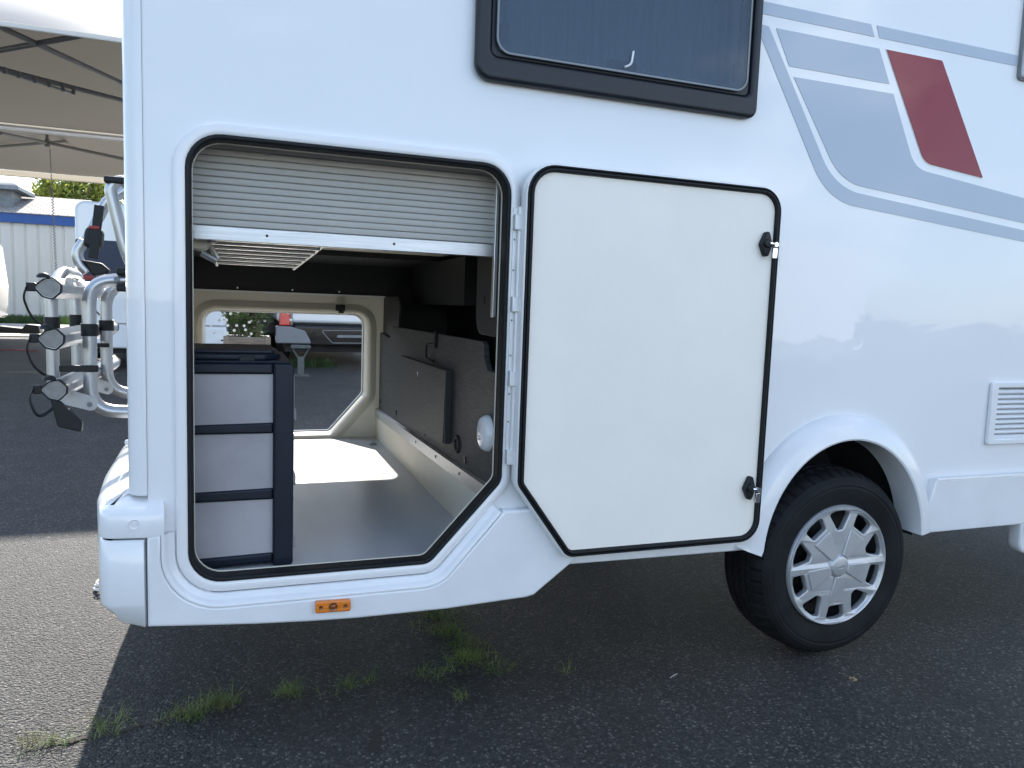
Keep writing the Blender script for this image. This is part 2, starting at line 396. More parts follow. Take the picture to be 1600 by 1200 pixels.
# old seam in the asphalt with dirt in it
seam = [atz(*p) for p in ((40, 1172), (160, 1150), (250, 1128), (330, 1104), (420, 1088), (500, 1082), (570, 1068), (650, 1060), (720, 1045), (790, 1044), (860, 1052), (930, 1030))]
seam2 = [atz(*p) for p in ((672, 955), (690, 985), (715, 1005), (728, 1030), (735, 1046))]
def crack(path, wd):
    v = []; f = []; P_ = []
    for a, b in zip(path[:-1], path[1:]):
        for i in range(8): P_.append(a.lerp(b, i / 8) + Vector((random.uniform(-.006, .006), random.uniform(-.008, .008), 0)))
    for i, p in enumerate(P_):
        t = (P_[min(i + 1, len(P_) - 1)] - P_[max(i - 1, 0)]).normalized(); n = Vector((-t.y, t.x, 0)); ww = wd * random.uniform(.3, 1)
        v += [p + n * ww + Vector((0, 0, .004)), p - n * ww * random.uniform(.4, 1) + Vector((0, 0, .004))]
    for i in range(len(P_) - 1): f.append((2 * i, 2 * i + 1, 2 * i + 3, 2 * i + 2))
    return MB().add(v, f)
crack(seam, .008).build('crack', M['soil'], ground); crack(seam2, .016).build('crack', M['soil'], ground)
tp = [atz(*p) for p in ((584, 1143), (592, 1141), (598, 1148), (596, 1160), (593, 1172), (584, 1177), (576, 1176), (575, 1170), (580, 1158))]
MB().add([p + Vector((0, 0, .004)) for p in tp], [tuple(reversed(range(len(tp))))]).build('tar_spot', M['tar'], ground)

# loose stone chips in the asphalt near the camera: uncountable
def chips():
    b = MB()
    for i in range(5200):
        y = -1.25 + 3.6 * random.random() ** 1.3; x = random.uniform(-1.2, 3.2) if y > -.4 else random.uniform(-.7, 2.0)
        s = random.uniform(.0022, .0048); z = s * .35; a = random.random() * 6.28
        pts = []
        for k in range(5):
            t = a + k * 1.2566 + random.uniform(-.3, .3); pts.append((x + s * math.cos(t), y + s * math.sin(t), -.001))
        top = [(x + (p[0] - x) * .55 + random.uniform(-.0006, .0006), y + (p[1] - y) * .55, z) for p in pts]
        b.add(pts + top, [(k, (k + 1) % 5, 5 + (k + 1) % 5, 5 + k) for k in range(5)] + [(5, 6, 7, 8, 9)], True)
    return b
M['chip'] = mat('stone_chips', (0.095, 0.093, 0.09), 0.8, var=0.6, vscale=90)
tag(chips().build('stone_chips', M['chip']), 'small pale stone chips set in the dark asphalt', 'gravel', kind='stuff')

# weeds growing out of the seam
def blades(spots, m, name, label, hmin, hmax, wd, lean):
    v = []; f = []
    for (c, n, sp) in spots:
        for i in range(n):
            p = c + Vector((random.gauss(0, sp), random.gauss(0, sp * .7), 0.002)); h = random.uniform(hmin, hmax)
            a = random.random() * 6.283; d = Vector((math.cos(a), math.sin(a), 0)); s = Vector((-d.y, d.x, 0)) * wd * random.uniform(.6, 1.2)
            ln = random.uniform(*lean) * h; o = len(v)
            q1 = p + d * ln * .3 + Vector((0, 0, h * .55)); q2 = p + d * ln + Vector((0, 0, h * random.uniform(.75, 1)))
            v += [p - s, p + s, q1 + s * .8, q1 - s * .8, q2]; f += [(o, o + 1, o + 2, o + 3), (o + 3, o + 2, o + 4)]
    return tag(MB().add(v, f).build(name, m), label, 'grass', kind='stuff')
def along(path, n, jit):
    out = []
    for i in range(n):
        k = random.random() * (len(path) - 1.001); j = int(k); out.append(path[j].lerp(path[j + 1], k - j) + Vector((random.gauss(0, jit), random.gauss(0, jit), 0)))
    return out
sp = [(p, random.randint(5, 14), .016) for p in along(seam[:10], 24, .014)]
sp += [(p, random.randint(12, 26), .024) for p in along(seam2, 17, .022)]
sp += [(atz(*p), n, s) for p, n, s in (((690, 965), 150, .055), ((700, 985), 100, .045), ((718, 1005), 80, .04), ((745, 1030), 110, .04), ((775, 1048), 70, .035), ((735, 1030), 40, .03), ((675, 1056), 45, .03), ((450, 1085), 90, .022), ((345, 1100), 130, .03), ((300, 1120), 110, .026), ((170, 1135), 60, .03), ((720, 1092), 26, .014), ((885, 1050), 20, .014), ((540, 1075), 26, .02))]
blades(sp, M['grass'], 'weeds', 'thin green weeds sprouting from the seam in the asphalt', .006, .038, .0010, (.5, 3.0))
sp = [(atz(*p), n, s) for p, n, s in (((55, 1163), 60, .026), ((280, 1118), 40, .025), ((345, 1108), 40, .026), ((690, 985), 50, .035), ((740, 1010), 40, .03), ((165, 1125), 30, .035), ((720, 1095), 14, .012))]
blades(sp, M['straw'], 'dry_weeds', 'pale yellowish weed tufts along the seam in the asphalt', .012, .045, .0012, (.3, 1.4))
# dry bits lying on the asphalt
for (px, py, sx, col, lab) in ((1332, 1063, .016, 'paper', 'small crumpled brown leaf on the asphalt below the wheel'), (1053, 1058, .012, 'white_cable', 'thin pale twig lying on asphalt left of the wheel')):
    p = atz(px, py); b = MB()
    if col == 'paper':
        for k in range(6):
            a = k * 1.05; c = p + Vector((math.cos(a) * .004, math.sin(a) * .004, .003)); d = Vector((math.cos(a + .6), math.sin(a + .6), .25)).normalized() * sx * .8; e_ = Vector((-d.y, d.x, .003)) * .5
            b.add([c - e_ * .5, c + d * .5 + e_, c + d, c + d * .5 - e_], [(0, 1, 2, 3)])
        tag(b.build('dry_leaf', M['paper'], None, origin=p), lab, 'leaf')
    else:
        b.tube(smooth_path([p + Vector((-.018, -.006, .003)), p + Vector((0, .002, .006)), p + Vector((.02, .012, .003))], .01), .0012, 5)
        tag(b.build('twig', M['white_cable'], None, origin=p), lab, 'twig')

# ================================================================== MOTORHOME
MH = thing('motorhome', 'white motorhome with open rear garage hatch, grey and red side decals and silver wheel cover', 'motorhome', (1.2, 1.1, 0))
W0, W1 = 0.0, 2.25                            # outer faces of the side walls
OPEN = rp([(-.129, .463, .085), (.500, .463, .05), (.711, .692, .05), (.711, 1.591, .085), (-.129, 1.591, .088)], 8)
BODY_Z0, BODY_Z1 = .44, 2.92
ARC = Vector((1.965, .40))
def ell(a, b, t0, t1, n, c=ARC): return [(c.x + a * math.cos(R(t0 + (t1 - t0) * i / n)), c.y + b * math.sin(R(t0 + (t1 - t0) * i / n))) for i in range(n + 1)]
# side wall facing us: one sheet with the hatch opening, the window opening and the wheel arch
arch_cut = ell(.40, .45, 180, 0, 28)
side = [(-.218, .44), (-.218, 2.86), (4.4, 2.86), (4.4, .44)] + [(ARC.x + .40, .44)] + list(reversed(arch_cut))[1:-1] + [(ARC.x - .40, .44)]
WIN = rp([(.66, 1.872, .05), (1.43, 1.872, .05), (1.43, 2.45, .05), (.66, 2.45, .05)])
b = MB(); b.prism(side, 0.0, .03, 0, holes=[offs(OPEN, .004), WIN]); wall_near = b.build('side_wall', M['paint'], MH)
# rear corner profile, rear wall, roof, far wall
b = MB(); c = (-.2185, .042); pr_ = [(c[0] + .0, -.003), (-.2235, -.0045)] + [(c[0] - .006 + .04 * math.cos(R(a)), c[1] + .0465 * math.sin(R(a))) for a in range(-90, -181, -9)] + [(-.2645, .075)]
o = 0
for z in (.70, 2.88):
    for p in pr_: b.v.append(Vector((p[0], p[1], z)))
k = len(pr_)
for i in range(k - 1): b.f.append((i + 1, i, k + i, k + i + 1))
b.build('corner_profile', M['plastic_white'], MH)
b = MB(); b.box(-.2625, -.235, .050, W1 - .030, .44, 2.88); b.box(-.2345, -.2185, .031, .06, .44, 2.88); b.build('rear_wall', M['paint'], MH)
b = MB(); b.box(-.255, 4.4, .004, W1 - .004, 2.88, 2.95, .02); b.build('roof', M['paint'], MH)
FARO = rp([(-.20, .455, .06), (.472, .455, .05), (.668, .68, .06), (.668, 1.147, .08), (-.20, 1.147, .08)], 8)
farside = [(-.218, .44), (4.4, .44), (4.4, 2.86), (-.218, 2.86)]
b = MB(); b.prism(farside, 2.20, W1, 0, holes=[offs(FARO, .01)]); b.build('side_wall', M['paint'], MH)
b = MB(); b.tube([(-.222, W1 - .04, .45), (-.222, W1 - .04, 2.88)], .042, 16); b.build('corner_profile', M['plastic_white'], MH)
b = MB(); b.box(4.37, 4.4, .03, 2.2, .44, 2.88); b.build('front_wall', M['paint'], MH)
# chassis below the floor
b = MB()
for y in (.62, 1.55): b.box(-.15, 4.3, y + .15, y + .22, .31, .42)
for x in (.1, .8, 1.45, 2.6, 3.3): b.box(x, x + .06, .35, 1.9, .36, .42)
b.build('chassis', M['underbody'], MH)
b = MB(); b.tube([(1.965, .2, .335), (1.965, 2.05, .335)], .045, 12); b.build('axle', M['underbody'], MH)

# hatch surround: moulded white frame, black seal, thin bright inner lip
b = MB(); b.sweep(OPEN, [(-.002, .05), (-.002, -.010), (.003, -.013), (.018, -.012), (.024, -.008), (.026, .004)]); b.build('hatch_surround', M['white_trim'], MH)
def seal_prof(o0, y0, wd, h):
    out = [(o0, y0)]
    for i in range(9):
        t = math.pi * i / 8; out.append((o0 + wd / 2 - wd / 2 * math.cos(t), y0 - h * math.sin(t) ** .6))
    out.append((o0 + wd, y0)); return out
b = MB(); b.sweep(OPEN, seal_prof(-.0150, -.004, .0125, .011) ); b.sweep(OPEN, [(-.0150, -.004), (-.0150, .03), (-.004, .03), (-.004, -.004)]); seal = b.build('hatch_seal', M['rubber'], MH)
b = MB(); b.sweep(OPEN, [(-.0149, .031), (-.0170, .031), (-.0170, .036), (-.004, .036), (-.004, .050)]); b.build('hatch_lip', M['cream'], MH)
b = MB(); b.prism(rp([(.235, .475, .003), (.262, .470, .002), (.275, .480, .002), (.262, .485, .003)], 2), -.012, -.004); b.build('seal_joint', M['rubber'], seal)

# skirt under the hatch, stepped round the opening
lower = [p for p in OPEN]
i0 = min(range(len(lower)), key=lambda i: (lower[i][0] + .129) ** 2 + (lower[i][1] - .548) ** 2)   # start of the lower left corner
lower = lower[i0:] + lower[:i0]
path = [(-.129, .606)]
for p in lower:
    if p[1] > .64 and p[0] > .3: break
    path.append(p)
path.append((.711 - .075, .612)) if False else None
# stop on the chamfer where the skirt's top edge meets it
path.append((.661, .645))
prof = [(.028, .0), (.028, -.010), (.032, -.016), (.040, -.017), (.044, -.021), (.047, -.030), (.053, -.0335), (.057, -.033)]
b = MB(); b.sweep(path, prof, closed=False, cap=False); b.build('skirt_moulding', M['skirt'], MH, ang=60)
inner = offs(path, .0569, closed=False)
inner[0] = (inner[0][0], .606)
out = [(-.2185, .373), (-.09, .361), (.04, .350), (.17, .342), (.30, .337), (.55, .336), (.79, .345), (.815, .350), (.945, .447), (.95, .612)]
top = [(.712, .612)]
loop = out + top + [p for p in reversed(inner) if p[1] < .606 or p[0] < 0] + [(-.2185, .604)]
b = MB(); b.prism(loop, -.033, .02, .007); skirt = b.build('skirt', M['skirt'], MH)
# sill behind the open hatch and sill in front of the wheel
b = MB(); b.prism([(.93, .425), (1.60, .418), (1.60, .60), (.93, .60)], -.012, .05, .008); b.build('sill', M['skirt'], MH)
b = MB(); b.prism([(2.335, .427), (4.4, .427), (4.4, .624), (2.39, .624)], -.030, .05, .006); b.build('sill', M['skirt'], MH)
b = MB(); b.sweep([(2.39, .628), (4.4, .628)], [(-.003, -.028), (-.003, -.033), (.004, -.034), (.006, 0)], closed=False); b.build('sill_ridge', M['skirt'], MH)
# wheel arch flare
apath = [(ARC.x - .351, .408)] + ell(.345, .386, 176, 4.5, 44)
apath = list(reversed(apath))
ap = [(.088, .002), (.087, -.008), (.082, -.020), (.052, -.046), (.047, -.0485), (.008, -.057), (.002, -.054), (.0, -.046), (-.001, .0), (-.001, .06)]
b = MB(); b.sweep(apath, ap, closed=False, cap=False); b.build('wheel_arch', M['skirt'], MH, ang=28)
b = MB(); b.sweep(list(reversed(ell(.40, .44, 180, 0, 30))), [(0, .031), (.0, .42)], closed=False, cap=False)
b.prism(ell(.43, .47, 180, 0, 24), .42, .43); b.build('wheel_housing', M['underbody'], MH)
# rear bumper
plan = [(-.179, -.030), (-.215, -.0345), (-.225, -.0345), (-.300, -.024), (-.318, -.012), (-.329, .015), (-.338, .06), (-.352, .14), (-.375, .4), (-.388, .8), (-.392, 1.125)]
plan = plan + [(x, 2.25 - y) for x, y in reversed(plan[:-1])]
def bumper(pl, prof):
    nn = normals(pl, False); bb = MB(); q = len(prof)
    for p, n in zip(pl, nn):
        for d, z in prof:
            if z < .45 and d < .1: d *= min(1, max(.08, (-.240 - p[0]) / .07))
            bb.v.append(Vector((p[0] + n.x * d, p[1] + n.y * d, z)))
    for i in range(len(pl) - 1):
        for a in range(q - 1): bb.f.append((i * q + a, i * q + a + 1, (i + 1) * q + a + 1, (i + 1) * q + a))
    bb.f.append(tuple(range(q))); bb.f.append(tuple((len(pl) - 1) * q + a for a in reversed(range(q))))
    return bb
b = bumper(plan, [(.15, .602), (0, .602), (-.001, .607), (-.001, .655), (.004, .667), (.020, .680), (.075, .702), (.15, .704)]); bump = b.build('bumper', M['plastic_white'], MH, ang=50)
low = [p for p in plan if p[0] < -.219]
b = bumper(low, [(.11, .372), (.055, .373), (.045, .377), (.004, .425), (0, .435), (0, .590), (.004, .596), (.09, .596)]); b.build('bumper_valance', M['plastic_white'], MH, ang=50)
b = MB(); b.lathe((-.245, -.0335, .637), [(.013, .002), (.012, -.002), (.010, -.0005), (.006, -.0005), (.0055, -.002), (.0001, -.002)], 24); b.build('screw_cap', M['plastic_white'], bump)
for y0 in (.78, 1.0): 
    b = MB(); b.box(-.372, -.30, y0, y0 + .02, .686, .702, .004); b.build('bumper_ridge', M['plastic_white'], bump)

# amber side marker lamp
LMP = MB(); LMP.prism(rp([(.184, .369, .005), (.277, .366, .005), (.277, .398, .005), (.184, .401, .005)], 4), -.048, -.030, .004)
lamp = LMP.build('side_marker_lamp', M['amber'], MH)
b = MB(); b.lathe((.2305, -.0482, .3835), [(.0125, .001), (.0115, -.002), (.007, -.0005), (.004, -.003), (.0001, -.003)], 20); b.build('lens', M['amber_dark'], lamp)
for x, z in ((.1985, .3845), (.2625, .3825)):
    b = MB(); b.lathe((x, -.0482, z), [(.0058, .001), (.0055, -.001), (.0035, .0), (.0001, .0)], 14); b.build('screw', M['amber_dark'], lamp)

# decals: foil laid on the side wall
def decal(pts, m, bend=0.0):
    b = MB(); b.prism(pts, -.0016, -.0004); return b.build('decal', m, MH)
def pxs(l): return [sz(*p) for p in l]
G_ = M['decal_grey']
decal([(1.501, 2.163), (1.943, 2.163), (1.962, 2.126), (1.501, 2.126)], G_)
decal([(1.967, 2.163), (3.6, 2.163), (3.6, 2.126), (1.983, 2.126)], G_)
decal([(1.568, 2.092), (1.986, 2.092), (2.042, 1.986), (1.628, 1.986)], G_)
decal(rp([(1.507, 2.095, 0), (1.541, 2.092, 0), (1.845, 1.628, .22), (3.6, 1.48, 0), (3.6, 1.442, 0), (1.818, 1.585, .24), (1.505, 2.072, 0)][::-1], 10), G_)
decal(rp([(1.648, 1.956, 0), (2.062, 1.957, 0), (2.185, 1.724, .10), (3.6, 1.58, 0), (3.6, 1.508, 0), (1.868, 1.650, .20)][::-1], 10), G_)
b = MB(); b.prism(rp([(2.012, 2.096, 0), (2.268, 2.096, .012), (2.517, 1.717, .004), (2.225, 1.742, .07)][::-1], 6), -.0012, -.0003); b.build('decal', M['white_trim'], MH)
decal(rp([(2.016, 2.0935, 0), (2.2655, 2.0935, .012), (2.510, 1.7205, .003), (2.225, 1.746, .07)][::-1], 6), M['decal_red']).location.y = -.0012
b = MB(); b.prism(rp([(2.636, 2.085, .012), (3.0, 2.085, .012), (3.0, 2.6, .012), (2.636, 2.6, .012)]), -.028, -.002, .004); fl = b.build('service_flap', M['plastic_white'], MH)
b = MB(); b.sweep(rp([(2.634, 2.083, .014), (3.002, 2.083, .014), (3.002, 2.602, .014), (2.634, 2.602, .014)]), [(0, -.001), (0, -.012), (.004, -.012), (.005, -.001)]); b.build('flap_gasket', M['far_grey'], fl)

# ventilation grille with its louvres
b = MB(); b.prism(rp([(2.649, .744, .012), (3.05, .744, .012), (3.05, .984, .012), (2.649, .984, .012)]), -.016, -.001, .004, holes=[rp([(2.682, .766, .004), (3.02, .766, .004), (3.02, .962, .004), (2.682, .962, .004)], 2)])
vent = b.build('vent_grille', M['plastic_white'], MH)
b = MB(); b.box(2.68, 3.02, -.0012, -.0006, .764, .964); b.build('vent_mesh', M['far_grey'], vent)
for i in range(10):
    z = .774 + i * .0192; b = MB(); b.add([(2.681, -.004, z + .007), (3.021, -.004, z + .007), (3.021, -.014, z - .003), (2.681, -.014, z - .003), (2.681, -.002, z + .004), (3.021, -.002, z + .004), (3.021, -.011, z - .008), (2.681, -.011, z - .008)],
          [(0, 3, 2, 1), (4, 5, 6, 7), (3, 7, 6, 2), (0, 1, 5, 4), (0, 4, 7, 3), (1, 2, 6, 5)], True); b.build('louvre', M['plastic_white'], vent)

# side window
WO = rp([(.588, 1.803, .045), (1.499, 1.803, .03), (1.499, 2.50, .04), (.588, 2.50, .04)], 6)
WI = rp([(.632, 1.866, .02), (1.468, 1.866, .02), (1.468, 2.46, .02), (.632, 2.46, .02)], 4)
b = MB(); b.prism(WO, -.030, -.001, .012, holes=[WI], seg=5); wf = b.build('window', M['window_frame'], MH)
b = MB(); b.prism(offs(WI, -.001), -.020, -.006, .003, holes=[offs(WI, -.022)]); b.build('inner_frame', M['window_frame'], wf)
PANE = rp([(.645, 1.876, .04), (1.452, 1.876, .04), (1.452, 2.46, .04), (.645, 2.46, .04)], 6)
b = MB(); b.prism(PANE, -.030, -.024, .002); b.build('pane', M['acrylic'], wf)
b = MB(); b.sweep(PANE, [(-.004, -.0305), (-.004, -.0325), (.001, -.0325), (.002, -.0300)]); b.build('pane_edge', M['far_grey'], wf)
M['blind'] = mat('blind', (0.42, 0.44, 0.47), 0.8, var=0.1, vscale=3, stretch=(20, 1, 1))
b = MB()
v = []; f = []
for i in range(61):
    x = .60 + i * .015; yy = .075 + (.008 if i % 2 else 0)
    v += [(x, yy, 1.85), (x, yy, 2.5)]
for i in range(60): f.append((2 * i, 2 * i + 2, 2 * i + 3, 2 * i + 1))
b.add(v, f); b.build('blind', M['blind'], wf, False)
b = MB(); b.box(.58, 1.50, .09, .30, 1.78, 2.52); b.build('window_reveal', M['window_frame'], wf)
for x in (.668, 1.425):
    b = MB(); b.prism(rp([(x - .013, 1.905, .012), (x + .013, 1.90, .012), (x + .013, 1.96, .012), (x - .013, 1.96, .012)], 5), -.0238, -.005, .003); b.tube([(x, -.018, 1.955), (x, -.018, 2.3)], .005, 8); b.build('window_stay', M['black'], wf)
b = MB(); b.prism(rp([(.985, 1.884, .011), (1.075, 1.884, .011), (1.075, 1.910, .011), (.985, 1.910, .011)], 5), -.0238, -.005, .003); cat = b.build('window_catch', M['black'], wf)
b = MB(); b.tube(smooth_path([(1.030, -.0325, 1.890), (1.050, -.034, 1.900), (1.055, -.034, 1.937)], .012), .0035, 8); b.build('catch_lever', M['alu_white'], cat)

# ---------------------------------------------------------------- open hatch folded against the side
HD = rp([(.734, .694, .05), (.900, .466, .045), (1.586, .466, .075), (1.586, 1.594, .075), (.734, 1.594, .085)][::-1], 8)
b = MB(); b.prism(HD, -.060, -.030, .004); hatch = b.build('hatch_door', M['door_inner'], MH)
b = MB(); b.sweep(offs(HD, -.001), [(.0015, -.026), (.004, -.030), (.004, -.056), (.001, -.063), (-.002, -.0635), (-.004, -.060)]); b.build('edge_trim', M['white_trim'], hatch)
b = MB(); b.sweep(HD, [(-.004, -.060)] + [(-.003 - .0035 + .0035 * math.cos(math.pi * i / 6), -.062 - .008 * math.sin(math.pi * i / 6) ** .6) for i in range(7)] + [(-.0105 - .0055 + .0055 * math.cos(math.pi * i / 6), -.062 - .011 * math.sin(math.pi * i / 6) ** .6) for i in range(7)] + [(-.0225, -.060)])
b.build('door_seal', M['rubber'], hatch)
for z, x in ((1.420, 1.532), (.648, 1.532)):
    b = MB(); b.prism(rp([(x - .024, z - .002, .008), (x - .006, z - .038, .010), (x + .006, z - .038, .010), (x + .020, z - .002, .008), (x + .006, z + .038, .010), (x - .006, z + .038, .010)], 4), -.078, -.059, .004)
    b.disc((x - .002, -.086, z + .002), .014, .012, n=18, r2=.011); la = b.build('latch', M['black'], hatch)
    b = MB(); b.disc((x + .018, -.097, z - .002), .0075, .014, n=14); b.tube([(x - .002, -.088, z), (x + .018, -.088, z - .002)], .006, 8)
    b.prism(rp([(x + .009, z - .012, .003), (x + .026, z - .012, .003), (x + .025, z - .044, .004), (x + .008, z - .044, .004)], 3), -.094, -.090, .001); b.build('latch_tongue', M['chrome'], la)
# hinge between opening and door
b = MB(); b.box(.7140, .7400, -.0185, -.0135, .755, 1.475, .002); b.tube([(.7315, -.024, .755), (.7315, -.024, 1.475)], .0075, 12); hinge = b.build('hinge', M['alu_white'], MH)
for z in (1.432, 1.205, .995, .768):
    b = MB(); b.box(.7135, .7445, -.0360, -.012, z - .022, z + .022, .003); kn = b.build('hinge_knuckle', M['alu_white'], hinge)
    for dz in (-.009, .009):
        b = MB(); b.disc((.7375, -.0385, z + dz), .0042, .003, n=12); b.build('hinge_screw', M['galv'], hinge)

for z in (1.385, 1.30, 1.16, 1.06, .95, .87):
    b = MB(); b.disc((.7185, -.0205, z), .0028, .003, n=8); b.build('hinge_rivet', M['galv'], hinge)
# ---------------------------------------------------------------- inside of the garage
XL, XR, YF, ZF = -.232, .72, 2.15, .45
b = MB(); b.box(XL, XR + .02, .055, YF, ZF - .03, ZF); b.build('garage_floor', M['floor'], MH)
b = MB(); b.box(XL - .003, XL, .06, YF, ZF, 1.7); b.build('garage_lining', M['cream'], MH)
# far wall lining with its moulded frame and the open far hatch
b = MB(); b.prism([(XL, ZF - .02), (.745, ZF - .02), (.745, 1.235), (XL, 1.235)], YF, 2.199, 0, holes=[FARO]); b.build('far_lining', M['cream'], MH)
b = MB(); b.sweep(FARO, [(-.012, 2.26), (-.012, 2.135), (-.004, 2.128), (.012, 2.130), (.018, 2.138), (.034, 2.142), (.040, 2.150)]); ff = b.build('far_hatch_frame', M['cream'], MH, ang=70)
b = MB(); b.sweep(FARO, [(-.018, 2.262), (-.022, 2.27), (-.010, 2.28), (.004, 2.27), (.004, 2.252)]); b.build('far_hatch_seal', M['white_trim'], ff)
b = MB(); b.box(.660, .672, 2.262, 2.285, .78, 1.10); b.build('far_hinge', M['alu_white'], ff)
for z in (1.03, .98, .84, .80):
    b = MB(); b.disc((.659, 2.275, z), .006, .004, axis='x', n=10); b.build('far_hinge_screw', M['galv'], ff)
b = MB(); b.prism([(.70, .46), (1.55, .46), (1.55, 1.15), (.70, 1.15)], 2.29, 2.32, .01); b.build('far_hatch_door', M['paint'], MH)
p = at(531, 480, 2.12); b = MB(); b.box(p.x - .022, p.x + .026, 2.10, 2.128, p.z - .02, p.z + .014, .003); b.box(p.x - .006, p.x + .022, 2.12, 2.15, p.z - .032, p.z - .012, .002); far_latch = b.build('far_stay', M['black'], MH)
b = MB(); b.tube(smooth_path([(p.x + .005, 2.14, p.z - .022), (p.x + .05, 2.17, p.z - .033), (p.x + .13, 2.24, p.z - .032)], .02), .0045, 8); b.build('stay_rod', M['black'], far_latch)
# black boards above the far hatch, ceiling, black lining above
b = MB(); b.box(XL, .745, 2.110, 2.145, 1.236, 1.46); bb = b.build('black_board', M['black_wood'], MH)
b = MB(); b.box(XL, .745, 2.100, 2.112, 1.229, 1.238); b.build('board_edge', M['alu_white'], bb)
for px in (371, 457, 530):
    p = at(px, 452 if px < 400 else 455, 2.11); b = MB(); b.disc((p.x, 2.107, 1.252), .005, .004, n=10); b.build('board_screw', M['alu_dull'], bb)
b = MB(); b.box(XL, 1.10, .14, 1.42, 1.425, 1.445); b.build('garage_ceiling', M['cream'], MH)
b = MB(); b.box(XL, 1.10, 1.42, 2.15, 1.40, 1.445); b.build('ceiling_board', M['black_wood'], MH)
b = MB(); b.box(1.10, 1.13, .05, 2.15, .60, 1.50); b.box(.745, 1.10, 2.11, 2.145, .6, 1.40); b.box(.745, 1.10, .06, .09, .6, 1.44); b.build('inner_lining', M['black_wood'], MH)
b = MB(); b.box(.86, 1.10, .95, 1.95, 1.20, 1.40); b.build('duct_box', M['black_wood'], MH)
# right hand partition: dark grained board with notches
pan = [(2.10, .60), (2.10, 1.04), (1.82, 1.02), (1.765, 1.084), (.252, 1.086), (.235, 1.075), (.222, 1.03), (.19, 1.0), (.06, .995), (.06, .60)]
pan = rp([(y, z, .012) for y, z in pan], 4)
b = MB(); b.prism(pan, XR, XR + .018, .001, axis='x'); part = b.build('partition_board', M['wood'], MH)
b = MB(); b.prism(rp([(1.43, .655, .003), (1.43, .958, .003), (.605, .960, .003), (.625, .690, .003)], 2), XR - .022, XR - .001, .001, axis='x'); flap = b.build('service_door', M['wood'], part)
b = MB(); b.box(XR - .0215, XR - .0005, .600, .6045, .692, .960); b.build('door_edge', M['wood_edge'], flap)
b = MB(); b.lathe((XR - .0225, 1.05, .905), [(.011, .001), (.011, -.002), (.0001, -.003)], 16, axis='x'); b.build('door_lock', M['chrome'], flap)
b = MB(); b.tube(smooth_path([(XR - .004, .865, 1.045), (XR - .022, .915, 1.04), (XR - .022, .915, .985), (XR - .004, .865, .975)], .014), .0042, 8); b.build('pull_handle', M['black'], part)
b = MB(); b.box(XR - .010, XR - .001, .83, .85, 1.03, 1.095, .002); b.build('strap_catch', M['black'], part)
b = MB(); b.lathe((XR, .50, .709), [(.018, .002), (.020, -.006), (.028, -.007), (.033, -.001), (.033, .001)], 24, axis='x', mod=lambda i, k: .002 if (k >= 2 and i % 2) else 0); ring = b.build('cable_grommet', M['rubber'], part)
b = MB(); b.lathe((XR, .50, .709), [(.0001, -.0006), (.022, -.0006)], 20, axis='x'); b.build('grommet_hole', M['steel_dark'], ring)
for y, z in ((2.061, .662), (1.61, .662), (.995, .666), (.40, .672)):
    b = MB(); b.disc((XR - .004, y, z), .012, .005, axis='x', n=16); b.build('cover_cap', M['wood_edge'], part)
b = MB(); b.lathe((XR, .165, .805), [(.0001, -.026), (.035, -.025), (.048, -.021), (.056, -.010), (.058, .001)], 28, axis='x'); so = b.build('socket_cover', M['white_trim'], MH)
b = MB(); b.disc((XR - .029, .175, .79), .008, .004, axis='x', n=12); b.build('socket_lock', M['alu_dull'], so)
# far and near tabs, standing boards at the top of the partition
b = MB(); b.prism(rp([(2.10, 1.0, .0), (1.72, 1.0, .05), (1.68, 1.235, .05), (2.10, 1.235, 0)], 6), XR + .022, XR + .034, .001, axis='x'); b.build('tab_board', M['black_wood'], MH)
b = MB(); b.prism(rp([(.318, 1.42, 0), (.315, 1.11, .06), (.06, 1.105, 0), (.06, 1.42, 0)], 6), XR - .004, XR + .012, .002, axis='x'); tb = b.build('end_board', M['black_wood'], MH)
b = MB(); b.disc((XR - .007, .235, 1.215), .014, .005, axis='x', n=16); b.build('cover_cap', M['wood_edge'], tb)
b = MB(); b.box(XR - .018, XR - .006, .105, .125, 1.165, 1.60, .002); b.build('shutter_rail', M['alu_dull'], MH)
# aluminium ledge and sloping gutter along the partition
b = MB(); b.add([(XR - .001, .09, .652), (XR - .001, 2.15, .612), (XR - .014, .09, .646), (XR - .014, 2.15, .606), (XR - .014, .09, .602), (XR - .014, 2.15, .566)], [(0, 2, 3, 1), (2, 4, 5, 3)]); led = b.build('alu_ledge', M['alu'], MH)
for y in (.42, .75, 1.1): 
    b = MB(); b.disc((XR - .0165, y, .625 - .018 * y + .004), .005, .003, axis='x', n=10); b.build('ledge_screw', M['galv'], led)
b = MB(); b.box(XR - .013, XR + .012, .06, 2.15, ZF, .604); b.build('gutter_panel', M['cream'], MH)
for (px, py) in ((714, 826), (583, 695)):
    p = atz(px, py, ZF); b = MB(); b.box(p.x - .018, p.x + .018, p.y - .012, p.y + .012, ZF, ZF + .004, .001); b.tube(smooth_path([(p.x - .014, p.y, ZF + .004), (p.x - .008, p.y - .02, ZF + .014), (p.x + .014, p.y - .018, ZF + .012), (p.x + .014, p.y, ZF + .004)], .01), .003, 6); b.build('lashing_eye', M['galv'], MH)

